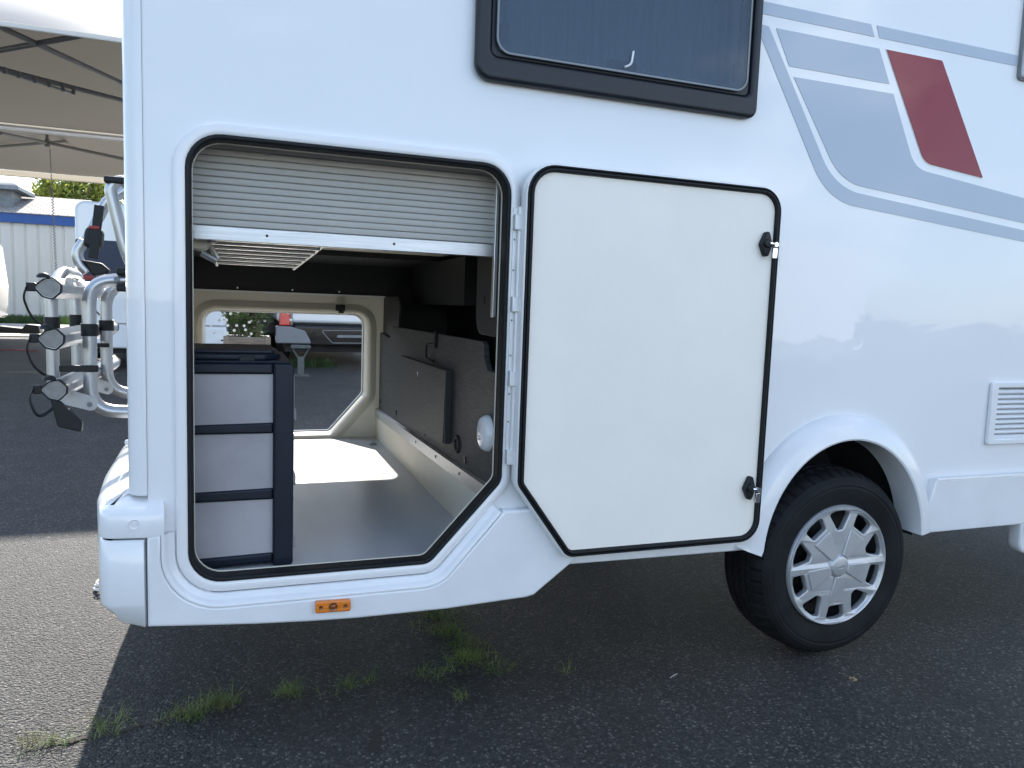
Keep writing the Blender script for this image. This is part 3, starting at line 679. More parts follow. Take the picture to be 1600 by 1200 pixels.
# ---------------------------------------------------------------- roller shutter
sh = MB(); sh.box(XL, XR - .006, .108, .125, 1.342, 1.3795, .002); shut = sh.build('roller_shutter', M['alu'], MH)
sl = MB(); zp = [(0.0, .0020), (.0010, .0002), (.0035, -.0004), (.0135, -.0002), (.0160, .0003), (.0170, .0020)]
z0 = 1.381
vs = []
for x in (XL, XR - .018):
    for z, y in zp: vs.append((x, .112 + y, z0 + z))
    vs.append((x, .118, z0 + .0172)); vs.append((x, .118, z0))
k = len(zp) + 2
sl.add(vs, [(i, i + 1, k + i + 1, k + i) for i in range(k - 1)] + [(k - 1, 0, k, 2 * k - 1)])
s0 = sl.build('slat', M['slat'], shut, ang=60)
for i in range(1, 15):
    c = s0.copy(); COL.objects.link(c); c.parent = shut; c.location = (0, 0, .0178 * i)
b = MB(); b.box(XL, XR, .119, .122, 1.381, 1.66); b.build('shutter_backing', M['steel_dark'], shut)
for x in (.065, .405):
    b = MB(); b.disc((x, .106, 1.362), .0035, .003, n=10); b.build('bar_screw', M['steel_dark'], shut)
# folding slatted rack and its motor bracket under the ceiling
rk = MB(); rows = []
ya, yb = .30, .62
for i in range(7):
    t = i / 6; y = ya + (yb - ya) * t; z = 1.352 - .022 * t if False else 1.360 - .052 * t
    rk_x1 = .235 - .060 * t
    b = MB(); b.box(-.085 + .01 * t, rk_x1, y - .014, y + .014, z - .004, z + .004, .003)
    rows.append(b)
b = MB(); b.tube([(.245, ya - .03, 1.372), (.168, yb + .03, 1.302)], .006, 8); rack = b.build('folding_rack', M['alu_dull'], MH)
b = MB(); b.tube([(-.09, ya - .03, 1.372), (-.075, yb + .03, 1.302)], .006, 8); b.build('rack_arm', M['alu_dull'], rack)
for r_ in rows: r_.build('rack_slat', M['alu_dull'], rack)
b = MB(); b.lathe((-.105, .20, 1.352), [(.0001, -.02), (.030, -.02), (.034, -.014), (.034, .02), (.0001, .02)], 24); mo = b.build('lift_motor', M['cream'], MH)
b = MB(); b.tube([(-.10, .19, 1.312), (-.062, .19, 1.292)], .009, 8); b.tube([(-.078, .22, 1.335), (-.060, .22, 1.300)], .007, 8); b.disc((-.075, .18, 1.35), .012, .05, n=12); b.build('motor_clip', M['alu_dull'], mo)
b = MB(); b.disc((-.112, .176, 1.362), .005, .006, n=10); b.build('motor_screw', M['chrome'], mo)

# ---------------------------------------------------------------- wheel
WC = Vector((1.965, -.015, .338)); RT = .338
prof = [(.212, .02), (.214, .0), (.225, -.006), (.25, -.012), (.275, -.014), (.283, -.012), (.287, -.0135), (.30, -.010), (.314, .0), (.324, .014), (.330, .026), (.3325, .036), (.334, .052), (.3345, .058), (.324, .060), (.324, .067), (.3355, .068), (.3368, .092), (.325, .094), (.325, .102), (.3372, .103), (.3372, .128), (.325, .130), (.325, .138), (.3368, .139), (.3355, .162), (.327, .164), (.327, .170), (.3345, .172), (.330, .186), (.314, .204), (.28, .214), (.22, .205), (.212, .19)]
def tmod(i, k):
    if k in (9, 10, 11, 12) and i % 5 == 0: return -.007
    if k in (16, 17) and i % 5 == 2: return -.006
    if k in (20, 21) and i % 6 == 3: return -.003
    return 0
b = MB(); b.lathe((WC.x, WC.y, WC.z), prof, 240, mod=tmod); wheel_t = b.build('tyre', M['tyre'], MH, ang=18)
b = MB(); b.lathe((WC.x, WC.y, WC.z), [(.213, .02), (.205, .03), (.200, .075), (.05, .07), (.0001, .07)], 48); rim = b.build('rim', M['steel_dark'], MH)
for k in range(10):
    a = R(36 * k + 10); b = MB(); b.disc((WC.x + .15 * math.cos(a), WC.y + .060, WC.z + .15 * math.sin(a)), .018, .012, n=12); b.build('rim_hole', M['black'], rim)
# wheel cover with alternating pointed and square openings
RC = .215; holes = []
def pol(r, deg): return (WC.x + r * RC * math.cos(R(deg)), WC.z + r * RC * math.sin(R(deg)))
def rad(r, deg, rr): p = pol(r, deg); return (p[0], p[1], rr)
for k in range(5):
    t = 56 + 72 * k
    holes.append(rp([rad(.69, t - 12, .008), rad(.69, t + 12, .008), rad(.895, t + 12, .008), rad(.912, t + 5, .03), rad(.912, t - 5, .03), rad(.895, t - 12, .008)], 3))
    u = t + 36
    holes.append(rp([rad(.60, u - 5, .012), rad(.60, u + 5, .012), rad(.895, u + 14, .008), rad(.915, u + 5.5, .03), rad(.915, u - 5.5, .03), rad(.895, u - 14, .008)], 3))
rimloop = [pol(1.0, 360 * i / 72) for i in range(72)]
b = MB(); b.prism(rimloop, WC.y - .012, WC.y + .012, .004, holes=holes)
for v in b.v:
    rr = math.hypot(v.x - WC.x, v.z - WC.z) / RC; v.y += .010 * (rr - .65) - (.007 if rr > .97 else 0) + (.012 if rr > .985 else 0)
cover = b.build('wheel_cover', M['hub'], MH, ang=35)
b = MB(); b.lathe((WC.x, WC.y, WC.z), [(.925 * RC, -.004), (.94 * RC, -.0125), (.965 * RC, -.0155), (.99 * RC, -.011), (1.005 * RC, -.001), (1.0 * RC, .012)], 80); b.build('cover_rim', M['hub'], cover)
b = MB()
for k in range(5):                             # raised petals
    t = 56 + 72 * k; pts = rp([rad(.19, t - 21, .003), rad(.635, t - 16.5, .004), rad(.635, t + 16.5, .004), rad(.19, t + 21, .003)], 2)
    n0 = len(b.v); b.prism(pts, WC.y - .0155, WC.y - .008, .0025)
    for v in b.v[n0:]:
        rr = math.hypot(v.x - WC.x, v.z - WC.z) / RC; v.y += .010 * (rr - .65)
b.build('cover_petals', M['hub'], cover)
for u in range(5):                             # walls behind the openings
    pass
b = MB(); b.lathe((WC.x, WC.y, WC.z), [(.2 * RC, -.012), (.175 * RC, -.017), (.165 * RC, -.021), (.14 * RC, -.0235), (.0001, -.0245)], 36); cap = b.build('centre_cap', M['hub'], cover)
ov = [(WC.x + .017 * math.cos(R(a)), WC.z + .0085 * math.sin(R(a))) for a in range(0, 360, 15)]
b = MB(); b.prism(ov, WC.y - .0262, WC.y - .0235, .0008, holes=[offs(ov, -.002)]); b.tube([(WC.x - .009, WC.y - .0255, WC.z - .001), (WC.x - .002, WC.y - .0255, WC.z + .002), (WC.x + .009, WC.y - .0255, WC.z - .001)], .0012, 5); b.build('oval_emblem', M['hub'], cap)
# the wheel on the far side and the front pair, just rubber and steel seen under the body
for (x, y) in ((1.965, 2.02), (4.0, .2)):
    pass
far = MB(); far.lathe((1.965, 2.02, .338), prof, 64); far.build('tyre', M['tyre'], MH, ang=30)
# corner of the entrance step ahead of the wheel
b = MB(); b.prism(rp([(2.872, .30, .05), (3.4, .30, .03), (3.4, .43, 0), (2.868, .43, .01)], 6), -.025, .03, .012); b.build('entrance_step', M['skirt'], MH)

# ================================================================== DRAWER UNIT in the garage
DU = thing('drawer_unit', 'navy plastic drawer tower with frosted grey panels standing in the open garage', 'drawer unit', (-.04, .33, ZF))
dx0, dx1, dy0, dy1 = -.225, .137, .125, .56
b = MB(); b.prism(rp([(.083, ZF, .006), (dx1, ZF, .010), (dx1, 1.020, .014), (.083, 1.020, .004)], 4), dy0 - .006, dy0 + .03, .006); b.build('corner_post', M['navy'], DU)
b = MB(); b.prism(rp([(.083, ZF, .004), (dx1, ZF, .008), (dx1, 1.020, .012), (.083, 1.020, .004)], 4), dy1 - .03, dy1, .005); b.build('corner_post', M['navy'], DU)
for z in (.642, .826):
    b = MB(); b.box(.0835, dx1 + .0004, dy0 - .0064, dy0 + .02, z, z + .0012); b.build('post_joint', M['black'], DU)
for z0_, z1_ in ((.4505, .487), (.640, .672), (.826, .856), (.990, 1.019)):
    b = MB(); b.prism(rp([(dx0, z0_, .004), (.0825, z0_ + .010 * (z0_ < .6), .004), (.0825, z1_, .004), (dx0, z1_ - .006 * (z1_ < .9), .004)], 3), dy0, dy1, .006); b.build('rail', M['navy'], DU)
for z0_, z1_ in ((.480, .648), (.664, .834), (.850, .995)):
    b = MB(); b.box(dx0 + .002, .0822, dy0 + .008, dy0 + .012, z0_, z1_); b.build('side_panel', M['frosted'], DU)
    b = MB(); b.box(dx0 + .002, .0822, dy1 - .012, dy1 - .008, z0_, z1_); b.build('side_panel', M['frosted'], DU)
    b = MB(); b.prism(rp([(dx1 - .014, z0_ + .01, .004), (dx1 + .004, z0_ + .01, .004), (dx1 + .004, z1_ - .012, .004), (dx1 - .014, z1_ - .012, .004)], 2), dy0 + .035, dy1 - .035, .003); dr = b.build('drawer_front', M['frosted'], DU)
    b = MB(); b.box(dx1 + .003, dx1 + .010, dy0 + .04, dy0 + .10, z0_ + .004, z0_ + .034, .003); b.build('drawer_handle', M['frosted'], dr)
b = MB(); b.box(dx0, .128, dy0 + .004, dy1 - .004, 1.0195, 1.026, .003); b.build('top', M['navy'], DU)
b = MB(); b.prism(rp([(dx0, dy0 + .03, .01), (.060, dy0 + .03, .02), (.105, dy0 + .085, .04), (.105, dy1 - .05, .03), (dx0, dy1 - .05, .01)], 5), 1.0265, 1.042, .004, axis='z'); lid = b.build('lid', M['navy'], DU)
b = MB(); b.prism(rp([(dx0, dy0 + .06, .01), (.090, dy0 + .06, .02), (.090, dy1 - .07, .02), (dx0, dy1 - .07, .01)], 4), 1.0425, 1.052, .003, axis='z'); b.build('lid_panel', M['navy'], lid)
b = MB(); b.box(-.005, .035, dy0 + .022, dy0 + .034, 1.024, 1.038, .002); b.build('lid_clip', M['black'], lid)

# ================================================================== BIKE CARRIER
BC = thing('bike_carrier', 'silver tube bike carrier with black straps folded up on the motorhome rear', 'bike carrier', (-.27, .7, .85))
TR = .0195
for (Y, x, name) in ((.5, -.422, 'n'), (.9, -.438, 'f')):
    zt, zb = (1.238, .843) if Y < .7 else (1.232, .850)
    b = MB(); b.tube(smooth_path([(-.268, Y, zt), (x, Y, zt - .005), (x - .001, Y, zb), (-.268, Y, zb - .006)], .085, 10), TR, 14); b.build('hoop', M['bike_alu'], BC)
    b = MB(); b.tube([(x, Y, 1.068), (x, Y, 1.104)], TR + .004, 14); b.build('rubber_sleeve', M['black'], BC)
    b = MB(); b.disc((-.345, Y - TR - .004, zt), .008, .006, n=12); b.build('hoop_bolt', M['galv'], BC)
    b = MB(); b.prism(rp([(-.505, .872, .004), (x + .020, .842, .018), (x + .020, .888, .014), (-.505, .918, .004)], 4), Y - .027, Y - .021, .001); pl_ = b.build('bracket', M['bike_plate'], BC)
    b = MB(); b.disc((x + .001, Y - .031, .866), .007, .005, n=12); b.build('bracket_bolt', M['galv'], pl_)
    b = MB(); b.box(-.345, -.27, Y - .04, Y + .04, zt + .012, zt + .034, .006); b.box(-.345, -.27, Y - .04, Y + .04, zt - .036, zt - .014, .006); b.build('wall_clamp', M['black'], BC)
for Y in (.55, .90):
    b = MB(); b.tube(smooth_path([(-.529, Y, .90), (-.529, Y, 1.18), (-.525, Y, 1.20)], .02), .0175, 14); b.build('platform_tube', M['bike_alu'], BC)
    b = MB(); b.tube([(-.529, Y, 1.065), (-.529, Y, 1.12)], .0215, 14); b.build('tube_sleeve', M['black'], BC)
b = MB(); b.tube(smooth_path([(-.515, .52, 1.21), (-.515, .62, 1.255), (-.515, .84, 1.255), (-.515, .93, 1.21)], .06), .0175, 12); b.build('platform_tube', M['bike_alu'], BC)
for i, (z, Ya, Yb) in enumerate(((1.205, .34, 1.30), (1.066, .34, 1.30), (.926, .34, 1.30))):
    rx = -.492 + .004 * i
    pr2 = [(-.036, .0), (-.012, .022), (.012, .028), (.032, .008), (.030, -.012), (.010, -.032), (-.014, -.026)]
    pts_o = rp([(a, c_, .008) for a, c_ in pr2], 3); 
    b = MB(); b.prism([(rx + a, z + c_) for a, c_ in pts_o], Ya, Yb, 0, holes=[[(rx + a * .86, z + c_ * .86) for a, c_ in pts_o]]); rail = b.build('wheel_rail', M['bike_alu'], BC)
    for (Y, s) in ((Ya, -1), (Yb, 1)):
        b = MB(); lo_ = [(rx + a * 1.04, z + c_ * 1.04) for a, c_ in pts_o]
        b.prism(lo_, Y - .004, Y + .012, .001, holes=[[(rx + a * .90, z + c_ * .90) for a, c_ in pts_o]]); b.box(rx - .052, rx - .030, Y - .004, Y + .016, z - .012, z + .012, .003)
        b.lathe((rx - .012, Y + .004, z + .026), [(.0001, .014), (.010, .012), (.016, .006), (.017, 0)], 16, axis='z'); b.build('end_cap', M['black'], rail)
        b = MB(); b.prism([(rx + a * .85, z + c_ * .85) for a, c_ in pts_o], Y + .001 if s < 0 else Y + .004, Y + .004 if s < 0 else Y + .008); b.build('end_plate', M['rail_end'], rail)
        b = MB(); dz = -.075 if i < 2 else -.02
        b.tube(smooth_path([(rx - .048, Y - .004, z + .004), (rx - .060, Y, z - .028), (rx - .044, Y + .01, z - .085), (rx + .01, Y + .04, z - .125 if i < 2 else z - .04)], .05), .0028, 6, ry=.006); b.build('ratchet_strap', M['black'], rail)
b = MB(); b.box(-.495, -.395, .455, .470, .964, .983, .002); b.build('wheel_strap', M['black'], BC)
b = MB(); b.box(-.50, -.425, .86, .872, 1.012, 1.026, .002); b.build('wheel_strap', M['black'], BC)
# tail wedge hanging from the lowest rail
b = MB(); b.prism(rp([(-.496, .905, .004), (-.470, .890, .004), (-.446, .866, .004), (-.418, .836, .02), (-.420, .806, .004), (-.478, .822, .010)][::-1], 4), .335, .36, .004); b.build('tail_wedge', M['black'], BC)
# upper frame and the arms that hold the bicycles
for Y in (.5, .9):
    b = MB(); b.tube(smooth_path([(-.268, Y, 1.18), (-.325, Y, 1.33), (-.362, Y, 1.505), (-.335, Y, 1.53), (-.275, Y, 1.50)], .03), .0175, 12); b.build('upper_tube', M['bike_alu'], BC)
    b = MB(); b.box(-.375, -.28, Y - .024, Y + .024, 1.515, 1.535, .006); b.build('upper_clamp', M['black'], BC)
    b = MB(); b.prism(rp([(-.325, 1.33, .01), (-.285, 1.30, .01), (-.285, 1.40, .01), (-.312, 1.40, .01)], 3), Y + .02, Y + .05, .006); b.build('upper_pad', M['black'], BC)
A0, A1 = Vector((-.392, .7, 1.50)), Vector((-.462, .72, 1.352))
b = MB(); b.tube([(-.34, .7, 1.53), (-.40, .7, 1.485), (-.462, .71, 1.36)], .017, 12); b.tube(smooth_path([(-.468, .72, 1.36), (-.492, .72, 1.32), (-.482, .72, 1.285), (-.462, .72, 1.262)], .03), [.016] + [.017] * 14 + [.016] if False else .017, 12); b.build('holding_arm', M['bike_alu'], BC)
p1, p2 = at(149, 405, .70), at(157, 322, .68)
b = MB(); d = (p2 - p1); n_ = Vector((d.z, 0, -d.x)).normalized() * .0135
b.v = []; b.f = []
b.prism(ccw([(p1.x - n_.x, p1.z - n_.z), (p1.x + n_.x, p1.z + n_.z), (p2.x + n_.x, p2.z + n_.z), (p2.x - n_.x, p2.z - n_.z)]), .655, .662, .002); b.build('arm_strap', M['black'], BC)
kp = at(146, 371, .69); b = MB(); b.prism(rp([(kp.x - .030, kp.z - .036, .02), (kp.x + .022, kp.z - .036, .02), (kp.x + .030, kp.z + .034, .022), (kp.x - .020, kp.z + .034, .022)], 6), .665, .73, .014, seg=4); cl = b.build('arm_clamp', M['black'], BC)
kp = at(148, 355, .66); b = MB(); b.box(kp.x - .015, kp.x + .014, .650, .656, kp.z - .006, kp.z + .004, .002); b.build('arm_buckle', M['red_plastic'], cl)
kp = at(153, 421, .72); b = MB(); b.prism(rp([(kp.x - .045, kp.z + .028, .003), (kp.x - .012, kp.z - .022, .01), (kp.x + .045, kp.z - .010, .01), (kp.x + .012, kp.z + .020, .01)][::1], 4), .70, .74, .006); jaw = b.build('frame_jaw', M['black'], BC)
kp = at(138, 433, .70); b = MB(); b.box(kp.x - .013, kp.x + .015, .692, .71, kp.z - .008, kp.z + .006, .003); b.build('jaw_buckle', M['red_plastic'], jaw)

# coil of white cable on the ground behind the bumper
p = atz(166, 920); b = MB(); pts = []
for i in range(90):
    a = i * .42; r_ = .042 + .008 * math.sin(i * .9) + random.uniform(-.003, .003); pts.append((p.x + r_ * math.cos(a) * .85, p.y + r_ * math.sin(a), .006 + .011 * (i / 30) + .003 * math.sin(i)))
b.tube(pts, .003, 6); tag(b.build('cable_coil', M['white_cable'], None, origin=p), 'small coil of white cable on the sunlit asphalt behind the bumper', 'cable')

# ================================================================== VEHICLES BEHIND
def rear_of_camper(name, label, x0, x1, Y, depth, z0, z1, band=None):
    t = thing(name, label, 'motorhome', ((x0 + x1) / 2, Y + depth / 2, 0), 'motorhomes parked behind')
    b = MB(); b.prism(rp([(x0, z0, .10), (x1, z0, .10), (x1, z1, .16), (x0, z1, .16)], 6), Y, Y + depth, .06, seg=4); b.build('body', M['far_paint'], t)
    if band:
        b = MB(); b.prism(rp([(band[0], band[2], .03), (band[1], band[2], .03), (band[1], band[3], .03), (band[0], band[3], .03)], 4), Y - .014, Y - .002, .005); b.build('rear_window', M['glass_dark'], t)
    for x in (x0 + .16, x1 - .16):
        for y in (Y + 1.0, Y + depth - .9):
            b = MB(); b.lathe((x, y, .33), [(.0001, -.09), (.2, -.09), (.21, -.11), (.31, -.11), (.33, -.07), (.33, .07), (.31, .11), (.2, .11), (.0001, .10)], 32, axis='x'); wl = b.build('wheel', M['tyre'], t)
    b = MB(); b.box(x0 + .15, x1 - .15, Y + .1, Y + depth - .1, .25, z0 + .05); b.build('underframe', M['underbody'], t)
    return t
B_ = rear_of_camper('parked_motorhome', 'white parked motorhome with dark blue rear window behind the bike carrier', -2.46, -.24, 11.5, 5.5, .34, 2.66, (-2.46 + .01, -.30, 1.39, 2.055))
b = MB(); b.prism(rp([(-2.47, .34, .05), (-.23, .34, .05), (-.23, .72, .04), (-2.47, .72, .04)], 4), 11.42, 11.52, .03); bm = b.build('bumper', M['far_paint'], B_)
b = MB(); b.box(-2.46, -.24, 11.47, 11.495, .735, .75, .003); b.build('bumper_gap', M['far_grey'], bm)
p = at(347, 532, 11.42); b = MB(); b.lathe((p.x, 11.405, p.z), [(.045, .01), (.042, -.004), (.02, -.004), (.018, .004), (.0001, .004)], 20); b.build('tow_cap', M['white_trim'], bm)
p = at(347, 532, 11.39); b = MB(); b.disc((p.x, 11.398, p.z), .016, .005, n=12); b.build('cap_hole', M['black'], bm)
for x in (-2.30,):
    b = MB(); b.prism(rp([(x - .07, .85, .03), (x + .07, .85, .03), (x + .07, 1.22, .03), (x - .07, 1.22, .03)], 4), 11.48, 11.51, .006); b.build('tail_light', M['red_lens'], B_)
D_ = rear_of_camper('parked_motorhome', 'white parked motorhome with red tail light and black bumper seen through the garage', .62, 2.86, 12.5, 6.0, .80, 2.9, (1.1, 2.4, 1.5, 2.2))
b = MB(); b.prism(rp([(.66, .745, .02), (.86, .745, .02), (.855, 1.22, .03), (.68, 1.22, .03)], 4), 12.44, 12.51, .02); tl = b.build('tail_light', M['red_lens'], D_)
b = MB(); b.box(.865, .905, 12.47, 12.51, .75, 1.30, .004); b.build('light_surround', M['far_grey'], tl)
b = MB(); b.prism(rp([(2.62, .745, .02), (2.82, .745, .02), (2.80, 1.22, .03), (2.62, 1.22, .03)], 4), 12.44, 12.51, .02); b.build('tail_light', M['red_lens'], D_)
b = MB(); b.prism(rp([(.60, .42, .02), (1.24, .42, .03), (1.12, .66, .06), (.86, .735, .03), (.60, .74, .02)], 4), 12.30, 12.52, .02); b.build('bumper_corner', M['far_grey'], D_)
b = MB(); b.prism(rp([(1.0, .385, .05), (2.84, .385, .05), (2.84, .755, .03), (.92, .755, .03)], 4), 12.34, 12.60, .03); bp = b.build('bumper', mat('gloss_black', (0.008, 0.008, 0.009), 0.12, coat=1.0, bump=0.05, bscale=6), D_)
b = MB(); b.box(.90, 2.84, 12.43, 12.51, .772, .80, .004); b.build('trim_strip', M['black'], D_)
fl_ = rp([(1.42, .67, .02), (2.7, .69, .02), (2.7, .46, .02), (1.62, .45, .04)][::-1], 4)
b = MB(); b.sweep(fl_, [(0, 12.345), (0, 12.322), (.012, 12.322), (.016, 12.345)]); b.build('bumper_trim', M['far_grey'], bp)
b = MB(); b.prism(rp([(1.68, .545, .02), (2.55, .555, .02), (2.55, .60, .02), (1.72, .595, .02)], 4), 12.325, 12.345, .004); b.build('reflector_slot', M['far_grey'], bp)
for i, (x0, Y, zz, lab) in enumerate(((1.6, -15.5, 2.75, 'white motorhome across the yard mirrored in the side wall above the wheel'), (5.2, -14.2, 2.9, 'white motorhome across the yard mirrored ahead of the wheel'), (9.6, -16.0, 2.6, 'white motorhome across the yard mirrored at the right edge'))):
    v_ = rear_of_camper('parked_motorhome', lab, x0, x0 + 2.25, Y, 6.2, .42, zz)
    b = MB(); b.prism(rp([(x0 + .02, .42, .04), (x0 + 2.23, .42, .04), (x0 + 2.23, .75, .04), (x0 + .02, .75, .04)], 4), Y + 6.2, Y + 6.30, .03); b.build('bumper', M['far_grey'], v_)
E_ = thing('parked_van', 'white van at the far left edge under the tent', 'van', (-6.9, 18.5, 0))
ex = at(13, 440, 19.5).x + 5.44
side_e = rp([(ex - 9.2, .58, .1), (ex - 5.45, .56, .10), (ex - 5.42, 1.3, .1), (ex - 5.52, 2.25, .25), (ex - 5.75, 2.66, .2), (ex - 9.2, 2.7, .1)], 6)
b = MB(); b.prism(side_e, 17.5, 19.5, .08, seg=4); b.build('body', M['far_paint'], E_)
b = MB(); b.prism(rp([(ex - 6.6, 1.45, .05), (ex - 5.62, 1.45, .05), (ex - 5.74, 2.25, .08), (ex - 6.6, 2.30, .06)][::1], 4), 17.485, 17.51, .004); b.build('side_window', M['glass_dark'], E_)
b = MB(); b.prism(rp([(ex - 5.72, .70, .02), (ex - 5.56, .70, .02), (ex - 5.56, .80, .02), (ex - 5.72, .80, .02)], 3), 17.485, 17.51, .004); b.build('marker_lamp', M['amber'], E_)
for y in (17.7, 19.3):
    for x in (ex - 8.6, ex - 6.4):
        b = MB(); b.lathe((x, y, .34), [(.0001, -.1), (.2, -.1), (.32, -.1), (.34, -.07), (.34, .07), (.32, .1), (.0001, .1)], 28); b.build('wheel', M['tyre'], E_)
b = MB(); b.box(ex - 9.0, ex - 6.0, 17.6, 19.4, .3, .62); b.build('underframe', M['underbody'], E_)
# wheel ramp lying on the ground in front of that van
p = atz(27, 522); b = MB(); b.prism(rp([(p.x - .5, .0, .02), (p.x + .56, .0, .02), (p.x + .52, .26, .04), (p.x + .20, .28, .04), (p.x + .12, .16, .04), (p.x - .5, .22, .03)], 4), p.y, p.y + .5, .02); tag(b.build('wheel_ramp', M['black'], None, origin=(p.x, p.y, 0)), 'black plastic wheel ramp lying on the ground before the left van', 'wheel ramp')
p = atz(10, 548); b = MB(); b.tube([(p.x - .8 + i * .09, p.y + .12 * math.sin(i * .8), .012) for i in range(16)], .010, 6); tag(b.build('red_cable', M['red_plastic'], None, origin=(p.x, p.y, 0)), 'thin red cable lying across the shaded asphalt at left', 'cable')

# ================================================================== TENTS
def tent(label, xc, wd, Y0, Y1, z_e, z_f, ridge, drop, near_beams):
    t = thing('marquee_tent', label, 'tent', (xc, (Y0 + Y1) / 2, 0), 'white marquee tents')
    nx, ny = 48, 16; b = MB()
    def top(u, v):
        x = xc - wd / 2 + wd * u; dx = ((x + 6) % 6) - 3
        e_ = z_e + (z_f - z_e) * v; vv = 1 - abs(2 * v - 1)
        return e_ + (ridge - .07 * dx * dx - e_) * vv ** .92
    for j in range(ny + 1):
        for i in range(nx + 1): u, v = i / nx, j / ny; b.v.append(Vector((xc - wd / 2 + wd * u, Y0 + (Y1 - Y0) * v, top(u, v))))
    for j in range(ny):
        for i in range(nx): a = j * (nx + 1) + i; b.f.append((a, a + 1, a + nx + 2, a + nx + 1))
    roof = b.build('roof_sheet', M['canopy'], t)
    for Y, v, s in ((Y0 - .015, 0, 1), (Y1 + .015, 1, -1)):
        b = MB()
        for i in range(nx + 1):
            u = i / nx; x = xc - wd / 2 + wd * u; b.v += [Vector((x, Y, top(u, v))), Vector((x, Y - .02 * s, (z_e if v == 0 else z_f) - drop))]
        for i in range(nx): b.f.append((2 * i, 2 * i + 2, 2 * i + 3, 2 * i + 1))
        va = b.build('valance', M['valance'], t)
        b = MB(); b.tube([(xc - wd / 2, Y - .02 * s, (z_e if v == 0 else z_f) - drop), (xc + wd / 2, Y - .02 * s, (z_e if v == 0 else z_f) - drop)], .016, 6); b.build('valance_hem', M['valance'], va)
    for x in (xc - wd / 2 + .05, xc + wd / 2 - .05):
        for Y in (Y0 + .05, Y1 - .05):
            b = MB(); b.tube([(x, Y, 0), (x, Y, z_e)], .05, 8); b.build('post', M['grey_tube'], t)
            b = MB(); b.box(x - .12, x + .12, Y - .12, Y + .12, 0, .02); b.build('foot_plate', M['grey_tube'], t)
    for pts in near_beams:
        b = MB(); b.tube(pts, .045, 8); b.build('frame_tube', M['grey_tube'], t)
    return t
zb = 5.05
def bz(px, py, z): return atz(px, py, z)
bays = [(-6.6, 'white marquee tent bay furthest left, mostly outside the picture'), (-2.2, 'white marquee tent bay with arched front at the top left corner'), (2.2, 'white marquee tent bay hidden behind the motorhome')]
A_ = tent('white marquee tent with crossed grey frame tubes at the top left corner', -6.2, 10.0, 10.7, 20.2, 4.96, 5.36, 6.86, .07, [
    [bz(-8, 38, 5.05), bz(240, 153, 5.05)], [bz(-30, 84, 5.05), bz(130, 55, 5.05)], [bz(-60, 92, 5.0), bz(215, 163, 5.0)]])
tent('white marquee tent standing behind the motorhome garage', 3.79, 10.0, 10.72, 20.22, 4.965, 5.365, 6.86, .07, [])
def hubtubes():
    h = at(74, 223, 24)
    return [[h, at(0, 208, 21.0)], [h, at(130, 219, 27)], [h, at(0, 229, 26.5)], [h, at(200, 250, 21.5)], [h, h + Vector((0, 0, .35))]]
hub = at(74, 223, 24)
T2 = tent('white marquee tent further back with a hub of tubes under its cream roof', -8.2, 12.0, 20.4, 29, 5.42, 5.42, 6.4, .20, hubtubes())
b = MB(); b.disc((hub.x, hub.y, hub.z - .12), .07, .22, axis='z', n=12); b.build('hub', M['grey_tube'], T2)
# strip light clamped below the front frame tube
q0, q1 = bz(5, 112, 4.88), bz(117, 146, 4.88)
SL = thing('strip_light', 'long clear strip light hung below the tent frame at top left', 'strip light', q0.lerp(q1, .5))
b = MB(); b.tube([q0, q1], .022, 8); b.build('lamp_tube', M['galv'], SL)
for t in (.02, .2, .42, .62, .82, .98):
    p = q0.lerp(q1, t); b = MB(); b.box(p.x - .03, p.x + .03, p.y - .035, p.y + .035, p.z - .03, p.z + .08, .01); b.build('lamp_clip', M['grey_tube'], SL)
# coiled cable hanging from the hub
c0, c1 = at(78, 232, 24), at(88, 428, 24); b = MB(); pts = []
for i in range(260):
    t = i / 259; a = i * 1.05; c = c0.lerp(c1, t); r_ = .03 if t > .35 else .010; pts.append((c.x + r_ * math.cos(a), c.y + r_ * math.sin(a), c.z))
b.tube(pts, .011, 5); tag(b.build('spiral_cable', M['grey_tube'], None, origin=c1), 'dark spiral cable hanging from the tent before the pale building', 'cable')

# ================================================================== BUILDING, ROOF VENT, TREE, LAWN
BY = 35.0
e0, e1 = at(0, 337, BY), at(118, 349, BY); ze = (e0.z + e1.z) / 2
BD = thing('workshop_building', 'low pale corrugated building with blue eaves board behind the tents', 'building', (-9, BY + 3, 0))
bx1 = at(118, 349, BY).x
b = MB(); b.box(-19, bx1 - .02, BY + .06, BY + 8, 0, ze - .02); b.build('wall', M['cladding'], BD)
pw = .47; nP = int((bx1 + 13) / pw)
p0 = MB(); p0.prism([(0.02, BY + .06), (.06, BY), (pw - .06, BY), (pw - .02, BY + .06)], .05, ze - .05, axis='z'); 
po = None
for i in range(nP):
    if po is None:
        for v in p0.v: v.x += bx1 - pw
        po = p0.build('wall_panel', M['cladding'], BD)
    else:
        c = po.copy(); COL.objects.link(c); c.parent = BD; c.location = (-pw * i, 0, 0)
b = MB(); b.box(-19, bx1 + .03, BY - .14, BY - .04, ze - .20, ze + .22, .01); b.build('fascia', M['blue'], BD)
rz = at(100, 318, BY + 3).z
b = MB(); v = [(-19, BY - .20, ze + .225), (bx1 + .05, BY - .20, ze + .225), (bx1 + .05, BY + 3.6, rz + .3), (-19, BY + 3.6, rz + .3), (-19, BY - .2, ze + .19), (bx1 + .05, BY - .2, ze + .19), (bx1 + .05, BY + 3.6, rz + .26), (-19, BY + 3.6, rz + .26)]
b.add(v, [(0, 1, 2, 3), (4, 7, 6, 5), (0, 4, 5, 1), (1, 5, 6, 2), (2, 6, 7, 3), (3, 7, 4, 0)], True)
